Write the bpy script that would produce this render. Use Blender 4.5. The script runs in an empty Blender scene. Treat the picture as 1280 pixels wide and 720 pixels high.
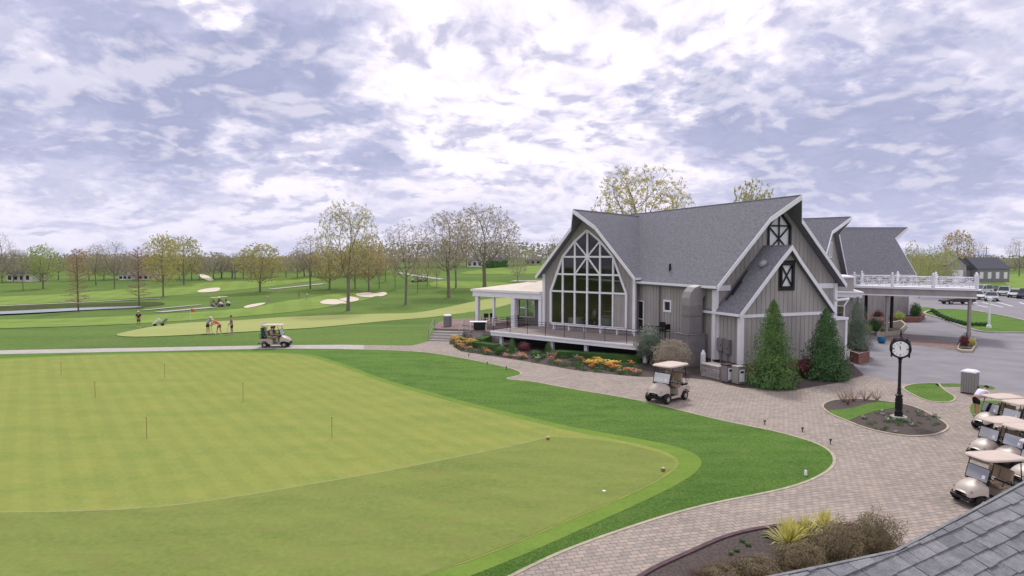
import bpy, bmesh, math, random
from mathutils import Vector, Matrix, noise, kdtree
random.seed(7)
R = math.radians
scene = bpy.context.scene
COL = scene.collection
H = 7.2
F = 800.0
PITCH = math.atan(39 / F)
# ------------------------------------------------------------------ camera maths
def ray(px, py):
    u = (px - 640) / F; v = (360 - py) / F
    c, s = math.cos(PITCH), math.sin(PITCH)
    return Vector((u, c + v * s, v * c - s))
def sm(a, b, t):
    t = max(0.0, min(1.0, (t - a) / (b - a)))
    return t * t * (3 - 2 * t)
def hgt(x, y):
    if y < 58: return 0.0
    left = 1 - sm(-8, 14, x)
    z = -2.3 * sm(58, 98, y) * left * (1 - sm(150, 260, y))
    cen = sm(-110, -35, x) * (1 - sm(60, 100, x))
    z += 4.6 * sm(115, 260, y) * cen
    z += .35 * noise.noise(Vector((x * .03, y * .03, 0))) * sm(64, 90, y) * (1 - sm(10, 40, x))
    return z
def at(px, py, z=None):
    d = ray(px, py)
    if z is not None:
        t = (z - H) / d.z
        return Vector((d.x * t, d.y * t, z))
    t = 8.0
    while t < 900:
        x, y = d.x * t, d.y * t
        if H + d.z * t <= hgt(x, y): break
        t += .5 if t < 120 else 1.5
    lo, hi = t - 1.5, t
    for _ in range(14):
        m = (lo + hi) / 2
        if H + d.z * m <= hgt(d.x * m, d.y * m): hi = m
        else: lo = m
    return Vector((d.x * hi, d.y * hi, hgt(d.x * hi, d.y * hi)))
def hpx(p, py):
    """world height at ground point p of the picture row py"""
    v = (360 - py) / F; a = math.atan(v) - PITCH
    return H + math.tan(a) * p[1]
# ------------------------------------------------------------------ materials
MATS = {}
def nd(nt, t, **kw):
    n = nt.nodes.new(t)
    for k, v in kw.items():
        if k.startswith('i_'):
            n.inputs[k[2:].replace('_', ' ')].default_value = v
        else: setattr(n, k, v)
    return n
def mat(name, col, rough=.8, var=.15, scale=3.0, bump=0.0, bscale=None, metal=0.0, spec=.3, col2=None, detail=5, stretch=None, coord='Object'):
    if name in MATS: return MATS[name]
    m = bpy.data.materials.new(name); m.use_nodes = True
    nt = m.node_tree; b = nt.nodes['Principled BSDF']; L = nt.links.new
    b.inputs['Roughness'].default_value = rough
    b.inputs['Metallic'].default_value = metal
    b.inputs['Specular IOR Level'].default_value = spec
    tc = nd(nt, 'ShaderNodeTexCoord'); src = tc.outputs[coord]
    if stretch:
        mp = nd(nt, 'ShaderNodeMapping'); mp.inputs['Scale'].default_value = stretch
        L(src, mp.inputs[0]); src = mp.outputs[0]
    n = nd(nt, 'ShaderNodeTexNoise', i_Scale=scale, i_Detail=detail, i_Roughness=.6); L(src, n.inputs['Vector'])
    mx = nd(nt, 'ShaderNodeMix', data_type='RGBA')
    c = Vector(col[:3]); lo = c * (1 - var); hi = c * (1 + var) if col2 is None else Vector(col2[:3])
    if col2 is not None: lo = c
    mx.inputs[6].default_value = (*lo, 1); mx.inputs[7].default_value = (*hi, 1)
    rp = nd(nt, 'ShaderNodeMapRange'); rp.inputs[1].default_value = .32; rp.inputs[2].default_value = .68
    L(n.outputs[0], rp.inputs[0]); L(rp.outputs[0], mx.inputs[0]); L(mx.outputs[2], b.inputs['Base Color'])
    if bump:
        n2 = nd(nt, 'ShaderNodeTexNoise', i_Scale=bscale or scale * 6, i_Detail=4); L(src, n2.inputs['Vector'])
        bp = nd(nt, 'ShaderNodeBump', i_Strength=bump, i_Distance=.03); L(n2.outputs[0], bp.inputs['Height']); L(bp.outputs[0], b.inputs['Normal'])
    MATS[name] = m
    return m
def leafmat(name, col, col2, trans=.45, scale=.8):
    if name in MATS: return MATS[name]
    m = mat(name, col, .65, scale=scale, col2=col2, spec=.2, detail=3)
    nt = m.node_tree; b = nt.nodes['Principled BSDF']; o = nt.nodes['Material Output']
    t = nd(nt, 'ShaderNodeBsdfTranslucent'); t.inputs[0].default_value = (*[min(1, (a + c) / 2 * 1.5) for a, c in zip(col, col2)], 1)
    ms = nd(nt, 'ShaderNodeMixShader'); ms.inputs[0].default_value = trans
    nt.links.new(b.outputs[0], ms.inputs[1]); nt.links.new(t.outputs[0], ms.inputs[2]); nt.links.new(ms.outputs[0], o.inputs[0])
    return m
def grassmat(name, base, dark, light, big=.06, fine=9.0, bump=.6, stripes=None, patches=None):
    m = bpy.data.materials.new(name); m.use_nodes = True; MATS[name] = m
    nt = m.node_tree; b = nt.nodes['Principled BSDF']; L = nt.links.new
    b.inputs['Roughness'].default_value = .95; b.inputs['Specular IOR Level'].default_value = .03
    g = nd(nt, 'ShaderNodeNewGeometry')
    def noi(sc, det, st=None, rough=.6):
        mp = nd(nt, 'ShaderNodeMapping'); mp.inputs['Scale'].default_value = st or (1, 1, 1)
        L(g.outputs['Position'], mp.inputs[0])
        n = nd(nt, 'ShaderNodeTexNoise', i_Scale=sc, i_Detail=det, i_Roughness=rough); L(mp.outputs[0], n.inputs['Vector'])
        return n.outputs[0]
    def mix(f, a, c, lo=.3, hi=.7):
        r = nd(nt, 'ShaderNodeMapRange'); r.inputs[1].default_value = lo; r.inputs[2].default_value = hi; L(f, r.inputs[0])
        x = nd(nt, 'ShaderNodeMix', data_type='RGBA'); L(r.outputs[0], x.inputs[0])
        for k, v in ((6, a), (7, c)):
            if isinstance(v, tuple): x.inputs[k].default_value = (*v, 1)
            else: L(v, x.inputs[k])
        return x.outputs[2]
    c = mix(noi(big, 4, (.6, 1.8, 1)), dark, base, .35, .6)
    c = mix(noi(fine, 6, (1, 1, 1), .75), c, light, .38, .95)
    if patches:
        c = mix(noi(patches[1], 5, (1, 1.3, 1), .7), c, patches[0], .48, .8)
    if stripes:
        ang, wid, amt = stripes
        mp = nd(nt, 'ShaderNodeMapping'); mp.inputs['Rotation'].default_value = (0, 0, ang); L(g.outputs['Position'], mp.inputs[0])
        w = nd(nt, 'ShaderNodeTexWave', i_Scale=2 * math.pi / (wid * 20) , i_Distortion=.4, i_Detail=2.0); w.wave_profile = 'SIN'; L(mp.outputs[0], w.inputs[0])
        r = nd(nt, 'ShaderNodeMapRange'); r.inputs[1].default_value = .3; r.inputs[2].default_value = .7; r.inputs[3].default_value = 1 - amt; r.inputs[4].default_value = 1 + amt
        L(w.outputs[0], r.inputs[0])
        x = nd(nt, 'ShaderNodeMix', data_type='RGBA', blend_type='MULTIPLY'); x.inputs[0].default_value = 1
        L(c, x.inputs[6]); L(r.outputs[0], x.inputs[7]); c = x.outputs[2]
    L(c, b.inputs['Base Color'])
    n = noi(fine * 3, 5, (1, .6, 1), .8)
    bp = nd(nt, 'ShaderNodeBump', i_Strength=bump, i_Distance=.05); L(n, bp.inputs['Height']); L(bp.outputs[0], b.inputs['Normal'])
    return m
def brickmat(name, c1, c2, mortar, w, h, rot=0.0, msize=.008, bump=.5, rough=.85, coord='pos', offs=.5, blot=.25):
    m = bpy.data.materials.new(name); m.use_nodes = True; MATS[name] = m
    nt = m.node_tree; b = nt.nodes['Principled BSDF']; L = nt.links.new
    b.inputs['Roughness'].default_value = rough; b.inputs['Specular IOR Level'].default_value = .15
    if coord == 'pos': src = nd(nt, 'ShaderNodeNewGeometry').outputs['Position']
    else: src = nd(nt, 'ShaderNodeTexCoord').outputs[coord]
    mp = nd(nt, 'ShaderNodeMapping')
    if coord == 'pos': mp.inputs['Rotation'].default_value = (0, 0, rot)
    L(src, mp.inputs[0])
    vec = mp.outputs[0]
    if coord != 'pos':   # wall bricks: use x+y along, z up
        s = nd(nt, 'ShaderNodeSeparateXYZ'); L(vec, s.inputs[0])
        a = nd(nt, 'ShaderNodeMath', operation='ADD'); L(s.outputs[0], a.inputs[0]); L(s.outputs[1], a.inputs[1])
        cb = nd(nt, 'ShaderNodeCombineXYZ'); L(a.outputs[0], cb.inputs[0]); L(s.outputs[2], cb.inputs[1]); vec = cb.outputs[0]
    else:
        dn = nd(nt, 'ShaderNodeTexNoise', i_Scale=1.2, i_Detail=2.0); L(vec, dn.inputs['Vector'])
        sc = nd(nt, 'ShaderNodeVectorMath', operation='SCALE'); sc.inputs['Scale'].default_value = .05; L(dn.outputs[1], sc.inputs[0])
        ad = nd(nt, 'ShaderNodeVectorMath', operation='ADD'); L(vec, ad.inputs[0]); L(sc.outputs[0], ad.inputs[1]); vec = ad.outputs[0]
    br = nd(nt, 'ShaderNodeTexBrick', offset=offs); L(vec, br.inputs[0])
    for k, v in (('Color1', (*c1, 1)), ('Color2', (*c2, 1)), ('Mortar', (*mortar, 1)), ('Scale', 1.0), ('Brick Width', w), ('Row Height', h), ('Mortar Size', msize), ('Mortar Smooth', .4), ('Bias', 0.0)):
        br.inputs[k].default_value = v
    n = nd(nt, 'ShaderNodeTexNoise', i_Scale=.35, i_Detail=6.0, i_Roughness=.65); L(src, n.inputs['Vector'])
    n3 = nd(nt, 'ShaderNodeTexNoise', i_Scale=5.0, i_Detail=4.0); L(src, n3.inputs['Vector'])
    ad = nd(nt, 'ShaderNodeMath', operation='ADD'); L(n.outputs[0], ad.inputs[0]); L(n3.outputs[0], ad.inputs[1])
    r = nd(nt, 'ShaderNodeMapRange'); r.inputs[1].default_value = .7; r.inputs[2].default_value = 1.3; r.inputs[3].default_value = 1 - blot; r.inputs[4].default_value = 1 + blot
    L(ad.outputs[0], r.inputs[0])
    x = nd(nt, 'ShaderNodeMix', data_type='RGBA', blend_type='MULTIPLY'); x.inputs[0].default_value = 1
    L(br.outputs[0], x.inputs[6]); L(r.outputs[0], x.inputs[7]); L(x.outputs[2], b.inputs['Base Color'])
    bp = nd(nt, 'ShaderNodeBump', i_Strength=bump, i_Distance=.01); bp.invert = True; L(br.outputs[1], bp.inputs['Height']); L(bp.outputs[0], b.inputs['Normal'])
    return m
def glassmat(name, tint=(.75, .8, .8), gl=.25):
    m = bpy.data.materials.new(name); m.use_nodes = True; MATS[name] = m
    nt = m.node_tree; nt.nodes.remove(nt.nodes['Principled BSDF']); o = nt.nodes['Material Output']
    t = nd(nt, 'ShaderNodeBsdfTransparent'); t.inputs[0].default_value = (*tint, 1)
    g = nd(nt, 'ShaderNodeBsdfGlossy'); g.inputs['Roughness'].default_value = .03
    lw = nd(nt, 'ShaderNodeFresnel', i_IOR=1.5)
    ma = nd(nt, 'ShaderNodeMath', operation='ADD'); ma.inputs[1].default_value = gl; ma.use_clamp = True
    nt.links.new(lw.outputs[0], ma.inputs[0])
    ms = nd(nt, 'ShaderNodeMixShader'); nt.links.new(ma.outputs[0], ms.inputs[0])
    nt.links.new(t.outputs[0], ms.inputs[1]); nt.links.new(g.outputs[0], ms.inputs[2]); nt.links.new(ms.outputs[0], o.inputs[0])
    return m
# ------------------------------------------------------------------ mesh builder
class MB:
    def __init__(s, T=None): s.v = []; s.f = []; s.mi = []; s.T = T
    def add(s, vs, fs, mi=0):
        o = len(s.v)
        for p in vs:
            p = Vector(p)
            if s.T is not None: p = s.T @ p
            s.v.append(p)
        for f in fs: s.f.append([o + i for i in f]); s.mi.append(mi)
    def box(s, x0, x1, y0, y1, z0, z1, mi=0, M=None):
        vs = [Vector((x, y, z)) for z in (z0, z1) for y in (y0, y1) for x in (x0, x1)]
        if M is not None: vs = [M @ p for p in vs]
        s.add(vs, [(0, 2, 3, 1), (4, 5, 7, 6), (0, 1, 5, 4), (1, 3, 7, 5), (3, 2, 6, 7), (2, 0, 4, 6)], mi)
    def bar(s, a, b, w, h=None, mi=0):
        a = Vector(a); b = Vector(b); h = h or w; d = (b - a); L = d.length
        if L < 1e-6: return
        q = d.to_track_quat('X', 'Z'); M = Matrix.Translation(a) @ q.to_matrix().to_4x4()
        s.box(0, L, -w / 2, w / 2, -h / 2, h / 2, mi, M)
    def tube(s, pts, rad, n=6, mi=0, cap=True):
        pts = [Vector(p) for p in pts]
        if not isinstance(rad, (list, tuple)): rad = [rad] * len(pts)
        vs = []; fs = []
        up = Vector((0, 0, 1))
        for i, p in enumerate(pts):
            d = (pts[min(i + 1, len(pts) - 1)] - pts[max(i - 1, 0)])
            if d.length < 1e-9: d = Vector((0, 0, 1))
            d.normalize()
            a = d.cross(up)
            if a.length < .15: a = d.cross(Vector((1, 0, 0)))
            a.normalize(); b = d.cross(a)
            for k in range(n):
                t = 2 * math.pi * k / n
                vs.append(p + (a * math.cos(t) + b * math.sin(t)) * rad[i])
        for i in range(len(pts) - 1):
            for k in range(n):
                fs.append((i * n + k, i * n + (k + 1) % n, (i + 1) * n + (k + 1) % n, (i + 1) * n + k))
        if cap and n > 2:
            fs.append(tuple(range(n))[::-1]); fs.append(tuple((len(pts) - 1) * n + k for k in range(n)))
        s.add(vs, fs, mi)
    def lathe(s, prof, n=16, M=None, mi=0):
        vs = []; fs = []
        for r, z in prof:
            for k in range(n):
                t = 2 * math.pi * k / n; p = Vector((r * math.cos(t), r * math.sin(t), z))
                vs.append(M @ p if M is not None else p)
        for i in range(len(prof) - 1):
            for k in range(n): fs.append((i * n + k, i * n + (k + 1) % n, (i + 1) * n + (k + 1) % n, (i + 1) * n + k))
        fs.append(tuple(range(n))[::-1]); fs.append(tuple((len(prof) - 1) * n + k for k in range(n)))
        s.add(vs, fs, mi)
    def prism(s, poly, off, mi=0):
        """poly: list of 3d points, off: extrusion vector"""
        n = len(poly); poly = [Vector(p) for p in poly]; off = Vector(off)
        fs = [tuple(range(n))[::-1], tuple(range(n, 2 * n))] + [(i, (i + 1) % n, n + (i + 1) % n, n + i) for i in range(n)]
        s.add(poly + [p + off for p in poly], fs, mi)
    def holed(s, loops, y0, y1, mi=0):
        """wall in the xz plane with holes, between y0 and y1"""
        bm = bmesh.new(); es = []
        for lp in loops:
            vs = [bm.verts.new((x, y0, z)) for x, z in lp]
            es += [bm.edges.new((vs[i], vs[(i + 1) % len(vs)])) for i in range(len(vs))]
        bmesh.ops.triangle_fill(bm, edges=es, use_beauty=True)
        g = bmesh.ops.extrude_face_region(bm, geom=bm.faces[:])
        for e in g['geom']:
            if isinstance(e, bmesh.types.BMVert): e.co.y = y1
        bmesh.ops.recalc_face_normals(bm, faces=bm.faces[:])
        bm.verts.index_update()
        s.add([v.co.copy() for v in bm.verts], [[v.index for v in f.verts] for f in bm.faces], mi); bm.free()
    def build(s, name, mats, parent=None, smooth=False, world=True, bevel=0):
        me = bpy.data.meshes.new(name)
        vs = s.v
        if parent is not None and world:
            Mi = wmat(parent).inverted(); vs = [Mi @ p for p in vs]
        me.from_pydata([tuple(p) for p in vs], [], s.f)
        if not isinstance(mats, (list, tuple)): mats = [mats]
        for m in mats: me.materials.append(m)
        if len(mats) > 1: me.polygons.foreach_set('material_index', s.mi)
        if smooth: me.polygons.foreach_set('use_smooth', [True] * len(me.polygons))
        me.update()
        o = bpy.data.objects.new(name, me); COL.objects.link(o)
        if parent is not None: o.parent = parent
        if bevel:
            b = o.modifiers.new('b', 'BEVEL'); b.width = bevel; b.segments = 2; b.limit_method = 'ANGLE'; b.angle_limit = R(40)
        return o
def wmat(o):
    M = Matrix.LocRotScale(o.location, o.rotation_euler, o.scale)
    return wmat(o.parent) @ M if o.parent else M
def frame(x, y, deg, z=0): return Matrix.Translation((x, y, z)) @ Matrix.Rotation(R(deg), 4, 'Z')
def tag(o, label=None, cat=None, group=None, kind=None):
    if label: o['label'] = label
    if cat: o['category'] = cat
    if group: o['group'] = group
    if kind: o['kind'] = kind
    return o
def empty(name, loc, rz=0, label=None, cat=None, group=None, sc=1.0):
    o = bpy.data.objects.new(name, None); COL.objects.link(o)
    o.location = loc; o.rotation_euler = (0, 0, rz); o.scale = (sc, sc, sc); o.empty_display_size = .3
    return tag(o, label, cat, group)
CH = {}
def kids(o): return [c for c in bpy.data.objects if c.parent == o]
def copy_tree(o, parent=None, ch=None):
    c = o.copy(); COL.objects.link(c); c.parent = parent
    for k in kids(o): copy_tree(k, c)
    return c
def catmull(pts, n=5, closed=True):
    out = []; N = len(pts)
    rng = range(N) if closed else range(N - 1)
    for i in rng:
        if closed: p = [pts[(i + k) % N] for k in (-1, 0, 1, 2)]
        else: p = [pts[max(0, min(N - 1, i + k))] for k in (-1, 0, 1, 2)]
        for j in range(n):
            t = j / n
            out.append(tuple(.5 * ((2 * p[1][a]) + (-p[0][a] + p[2][a]) * t + (2 * p[0][a] - 5 * p[1][a] + 4 * p[2][a] - p[3][a]) * t * t + (-p[0][a] + 3 * p[1][a] - 3 * p[2][a] + p[3][a]) * t ** 3) for a in range(len(p[0]))))
    if not closed: out.append(tuple(pts[-1]))
    return out
XS = [-3000, -1500, -900, -600, -400, -300] + [-220 + 5 * i for i in range(73)] + [180, 230, 300, 450, 700, 1200, 3000]
YS = [-60, -20, 20, 50, 58] + [62 + 4 * i for i in range(54)] + [290, 320, 360, 420, 520, 700, 1000, 1800, 3500]
def region(name, pts, m, off, px=True, smooth=4, kind='structure', flat=False):
    P = catmull(pts, smooth) if smooth else pts
    W = [at(*p) for p in P] if px else [Vector((p[0], p[1], 0)) for p in P]
    bm = bmesh.new()
    vs = [bm.verts.new((p.x, p.y, 0)) for p in W]
    es = [bm.edges.new((vs[i], vs[(i + 1) % len(vs)])) for i in range(len(vs))]
    bmesh.ops.triangle_fill(bm, edges=es, use_beauty=True)
    x0 = min(p.x for p in W); x1 = max(p.x for p in W); y0 = min(p.y for p in W); y1 = max(p.y for p in W)
    if y1 > 58 and not flat:
        for a, lst, lo, hi in ((0, XS, x0, x1), (1, YS, y0, y1)):
            for g in lst:
                if lo < g < hi and not (a == 1 and g < 58):
                    no = Vector((1, 0, 0)) if a == 0 else Vector((0, 1, 0)); co = no * g
                    bmesh.ops.bisect_plane(bm, geom=bm.verts[:] + bm.edges[:] + bm.faces[:], plane_co=co, plane_no=no, dist=1e-5)
    bmesh.ops.recalc_face_normals(bm, faces=bm.faces[:])
    zf = max((hgt(p.x, p.y) for p in W)) if flat else 0
    for v in bm.verts: v.co.z = (zf if flat else hgt(v.co.x, v.co.y)) + off
    if bm.faces and sum(f.normal.z for f in bm.faces) < 0: bmesh.ops.reverse_faces(bm, faces=bm.faces[:])
    me = bpy.data.meshes.new(name); bm.to_mesh(me); bm.free(); me.materials.append(m)
    o = bpy.data.objects.new(name, me); COL.objects.link(o)
    if kind: o['kind'] = kind
    return o
def ribbon(name, pts, m, w, off, hh=0.0, px=True, smooth=5, closed=False, kind='structure', build=True, mb=None):
    P = catmull(pts, smooth, closed)
    W = [at(*p) for p in P] if px else [Vector((p[0], p[1], hgt(p[0], p[1]))) for p in P]
    if closed: W.append(W[0])
    mb = mb or MB(); vs = []
    for i, p in enumerate(W):
        d = W[min(i + 1, len(W) - 1)] - W[max(i - 1, 0)]; d.z = 0
        if d.length < 1e-6: d = Vector((1, 0, 0))
        d.normalize(); n = Vector((-d.y, d.x, 0)) * w / 2
        a, b = p + n, p - n
        za, zb = hgt(a.x, a.y) + off, hgt(b.x, b.y) + off
        vs += [(a.x, a.y, za - .02), (a.x, a.y, za + hh), (b.x, b.y, zb + hh), (b.x, b.y, zb - .02)]
    fs = []
    for i in range(len(W) - 1):
        for k in range(3): fs.append((i * 4 + k, i * 4 + k + 1, i * 4 + k + 5, i * 4 + k + 4))
    mb.add(vs, fs)
    if not build: return mb
    o = mb.build(name, m)
    if kind: o['kind'] = kind
    return o
# ------------------------------------------------------------------ foliage
def rv(): return Vector((random.uniform(-1, 1), random.uniform(-1, 1), random.uniform(-1, 1)))
def leafquad(mb, p, s, mi=0, nrm=None, asp=.55):
    a = rv().normalized()
    if nrm is not None: a = (nrm + a * .6).normalized()
    b = a.cross(rv())
    if b.length < 1e-3: b = Vector((1, 0, 0))
    b.normalize(); c = a.cross(b)
    mb.add([p - b * s * .5, p + c * s * asp * .5, p + b * s * .5, p - c * s * asp * .5], [(0, 1, 2, 3)], mi)
def tree_meshes(seed, kind):
    """returns (trunk MB, crown MB) normalised to height 1; the branches grow towards points scattered in clumps through the crown"""
    rnd = random.Random(seed); tb = MB(); cb = MB()
    def r3(): return Vector((rnd.uniform(-1, 1), rnd.uniform(-1, 1), rnd.uniform(-1, 1)))
    if kind == 'cone':
        tb.tube([(0, 0, -.02), (0, 0, .5), (rnd.uniform(-.01, .01), 0, 1.0)], [.014, .009, .001], 6, cap=False)
        N = 60
        for i in range(N):
            z = .15 + .82 * i / N; az = i * 2.4 + rnd.uniform(-.3, .3); L = (.25 * min(1, (1 - z) ** .6 * (.75 + z)) + .015) * rnd.uniform(.75, 1.15)
            d = Vector((math.cos(az), math.sin(az), rnd.uniform(.2, .7) - (.3 if z < .4 else 0))).normalized(); p = Vector((0, 0, z))
            tb.tube([p, p + d * L * .5, p + d * L + Vector((0, 0, -.01))], [.003, .002, .0008], 3, cap=False)
            for j in range(9):
                t = .15 + .85 * j / 9; q = p + d * L * t; s = 1 if j % 2 else -1
                e = (d + Vector((-d.y, d.x, 0)) * s * rnd.uniform(.5, 1.1) + Vector((0, 0, rnd.uniform(-.4, .3)))).normalized(); l2 = L * .42 * (1.25 - t)
                tb.tube([q, q + e * l2], [.0012, .0006], 3, cap=False)
                for _ in range(4): leafquad(cb, q + e * l2 * rnd.random() + r3() * .014, rnd.uniform(.008, .02))
        return tb, cb, .25
    tl, cz, rx, rz, nc, na, leaf, ls, r0 = {
        'oak':   (.30, .64, .36, .36, 36, 1700, 8, .0135, .0185), 'tall':  (.36, .66, .25, .34, 24, 1100, 6, .013, .013),
        'bush':  (.20, .58, .34, .42, 34, 1500, 15, .0165, .015), 'bare':  (.22, .62, .34, .38, 30, 1500, 2, .010, .015),
        'thick': (.14, .56, .36, .44, 30, 800, 9, .020, .012)}[kind]
    A = []
    cl = []
    for _ in range(nc):
        p = r3()
        while p.length > 1: p = r3()
        p = p.normalized() * (p.length ** .45) * .86
        cl.append(Vector((p.x * rx, p.y * rx, cz + p.z * rz)))
    for _ in range(na):
        if rnd.random() < .62:
            c = rnd.choice(cl); p = c + Vector((rnd.gauss(0, 1), rnd.gauss(0, 1), rnd.gauss(0, 1))) * .042
        else:
            p = r3()
            while p.length > 1: p = r3()
            p = p.normalized() * (p.length ** .6); p = Vector((p.x * rx, p.y * rx, cz + p.z * rz))
        if p.z > max(tl * .8, .12): A.append(p)
    P = []; par = []; nch = {}
    x = y = 0.0; z = -.02; lean = (rnd.uniform(-.03, .03), rnd.uniform(-.03, .03))
    while z < tl:
        P.append(Vector((x, y, z))); par.append(len(P) - 2); z += .03; x += lean[0] * .03 + rnd.uniform(-.002, .002); y += lean[1] * .03
    step = .021; kill = .026
    for it in range(80):
        kd = kdtree.KDTree(len(P))
        for i, p in enumerate(P): kd.insert(p, i)
        kd.balance(); acc = {}; keep = []
        for a_ in A:
            co, i, d = kd.find(a_)
            if d < kill: continue
            keep.append(a_)
            v = (a_ - P[i]) / d; acc[i] = acc.get(i, Vector()) + v
        A = keep
        if not acc or len(P) > 3600: break
        for i, v in acc.items():
            if v.length < 1e-6 or nch.get(i, 0) > 2: continue
            nch[i] = nch.get(i, 0) + 1
            pd = (P[i] - P[par[i]]).normalized() if par[i] >= 0 else Vector((0, 0, 1))
            d = (v.normalized() + pd * .35 + r3() * .16 + Vector((0, 0, .04))).normalized()
            P.append(P[i] + d * step); par.append(i)
    n = len(P); ch = [[] for _ in range(n)]
    for i in range(1, n): ch[par[i]].append(i)
    rad = [0.0] * n
    for i in range(n - 1, -1, -1):
        rad[i] = .00075 if not ch[i] else sum(rad[c] ** 2.15 for c in ch[i]) ** (1 / 2.15)
    kk = r0 / rad[0]
    rad = [max(.0008, r * (1 + (kk - 1) * min(1, r / rad[0] * 1.4))) for r in rad]
    for i in range(min(3, n)): rad[i] *= 1.5 - .2 * i
    stack = [0]
    while stack:
        s = stack.pop(); chain = [s] if par[s] < 0 else [par[s], s]; c = s
        while ch[c]:
            b = max(ch[c], key=lambda q: rad[q]); stack += [q for q in ch[c] if q != b]; chain.append(b); c = b
        rr = [min(rad[q], rad[s]) for q in chain]
        tb.tube([P[q] for q in chain], rr, 7 if rr[0] > .008 else (5 if rr[0] > .004 else 3), cap=False)
    for i in range(n):
        if P[i].z < tl * 1.05: continue
        if not ch[i] or rnd.random() < .35:
            pd = (P[i] - P[par[i]]).normalized()
            for _ in range(3 if not ch[i] else 1):
                e = (pd + r3() * .9).normalized() * rnd.uniform(.015, .034); tb.tube([P[i], P[i] + e], [.0007, .0004], 3, cap=False)
                for _ in range(leaf // 2 if kind != 'bare' else 1): leafquad(cb, P[i] + e * rnd.uniform(.4, 1.1) + r3() * .008, ls * rnd.uniform(.5, 1.3))
    mz = max(v.z for v in tb.v)
    for b in (tb, cb):
        for v in b.v: v *= 1 / mz
    return tb, cb, rx / mz
TREEV = {}
def tree_variant(kind, k):
    key = (kind, k)
    if key not in TREEV:
        tb, cb, w = tree_meshes(100 + k * 17 + sum(map(ord, kind)), kind)
        a = tb.build('trunk', MATS['bark']); b = cb.build('crown', MATS['bark'])
        ma, mb_ = a.data, b.data
        bpy.data.objects.remove(a); bpy.data.objects.remove(b)
        TREEV[key] = (ma, mb_, w)
    return TREEV[key]
def put_tree(loc, height, width, kind, k, leaf, bark, label, group=None, name='tree', cat='tree', rz=None):
    ma, mb_, w = tree_variant(kind, k)
    r = empty(name, loc, random.uniform(0, 6.28) if rz is None else rz, label, cat, group)
    sx = (width / 2) / w if width else height
    r.scale = (sx, sx, height)
    for nm, me, mt in (('trunk', ma, bark), ('crown', mb_, leaf)):
        o = bpy.data.objects.new(nm, me); COL.objects.link(o); o.parent = r
        if len(me.materials) == 0: me.materials.append(mt)
        o.material_slots[0].link = 'OBJECT'; o.material_slots[0].material = mt
    return r
def blob_foliage(mb, c, rx, ry, rz, n, s, flat=0.0, box=False, mi=0, lump=.15):
    """leaves spread through the outer part of a lumpy ellipsoid or box"""
    for _ in range(n):
        if box:
            p = rv(); ax = random.choice((0, 1, 2)); p[ax] = math.copysign(random.uniform(.82, 1.04), p[ax])
            if p.z < -.9: p.z = abs(p.z)
            nr = p.copy()
            q = Vector((c[0] + p.x * rx, c[1] + p.y * ry, c[2] + p.z * rz))
        else:
            p = rv()
            while p.length > 1 or p.length < .05: p = rv()
            p.normalize(); nr = p.copy()
            k = 1 + lump * 2 * noise.noise(p * 2.2 + Vector(c) * 3.1)
            p *= k * random.uniform(.72, 1.03)
            if p.z < -.55: p.z = -.55 * random.random()
            q = Vector((c[0] + p.x * rx, c[1] + p.y * ry, c[2] + p.z * rz))
        leafquad(mb, q, s * random.uniform(.6, 1.4), mi, nr)
def solid_blob(mb, c, rx, ry, rz, k=.8, mi=0):
    prof = [(.05, -.6), (.75, -.55), (1, -.1), (.9, .4), (.55, .8), (.05, 1)]
    M = Matrix.Translation(c) @ Matrix.Diagonal((rx * k, ry * k, rz * k, 1)); mb.lathe(prof, 10, M, mi)
EXPO, SUN, CLOUDW, SKYS = 0.62, 1.5, 0.70, 0.10
# ------------------------------------------------------------------ camera, light, sky
cd = bpy.data.cameras.new('camera'); cam = bpy.data.objects.new('camera', cd); COL.objects.link(cam)
cam.location = (0, 0, H); cam.rotation_euler = (math.pi / 2 - PITCH, 0, 0)
cd.sensor_width = 36; cd.lens = 36 * F / 1280; cd.clip_end = 8000; cd.clip_start = .1
scene.camera = cam
scene.view_settings.view_transform = 'Standard'; scene.view_settings.look = 'None'; scene.view_settings.gamma = 1
scene.view_settings.exposure = EXPO
scene.cycles.max_bounces = 6; scene.cycles.transparent_max_bounces = 16; scene.cycles.diffuse_bounces = 3
SUN_EL, SUN_AZ = 52, 5      # azimuth degrees right of +Y
sd = bpy.data.lights.new('sun', 'SUN'); sun = bpy.data.objects.new('sun', sd); COL.objects.link(sun)
sd.energy = SUN; sd.angle = R(9); sd.color = (1, .96, .9)
sdir = Vector((math.sin(R(SUN_AZ)) * math.cos(R(SUN_EL)), math.cos(R(SUN_AZ)) * math.cos(R(SUN_EL)), math.sin(R(SUN_EL))))
sun.rotation_euler = sdir.to_track_quat('Z', 'Y').to_euler()
w = bpy.data.worlds.new('World'); scene.world = w; w.use_nodes = True
nt = w.node_tree; L = nt.links.new; bg = nt.nodes['Background']
sky = nd(nt, 'ShaderNodeTexSky', sky_type='NISHITA', sun_disc=False); sky.sun_elevation = R(SUN_EL); sky.sun_rotation = R(SUN_AZ)
def M_(op, a, b=None, clamp=False):
    n = nd(nt, 'ShaderNodeMath', operation=op); n.use_clamp = clamp
    for i, v in enumerate((a, b)):
        if v is None: continue
        if isinstance(v, (int, float)): n.inputs[i].default_value = v
        else: L(v, n.inputs[i])
    return n.outputs[0]
def MR(v, a, b, c=0.0, d=1.0, smooth=True):
    n = nd(nt, 'ShaderNodeMapRange'); n.interpolation_type = 'SMOOTHSTEP' if smooth else 'LINEAR'
    for i, x in enumerate((a, b, c, d)): n.inputs[i + 1].default_value = x
    L(v, n.inputs[0]); return n.outputs[0]
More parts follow.
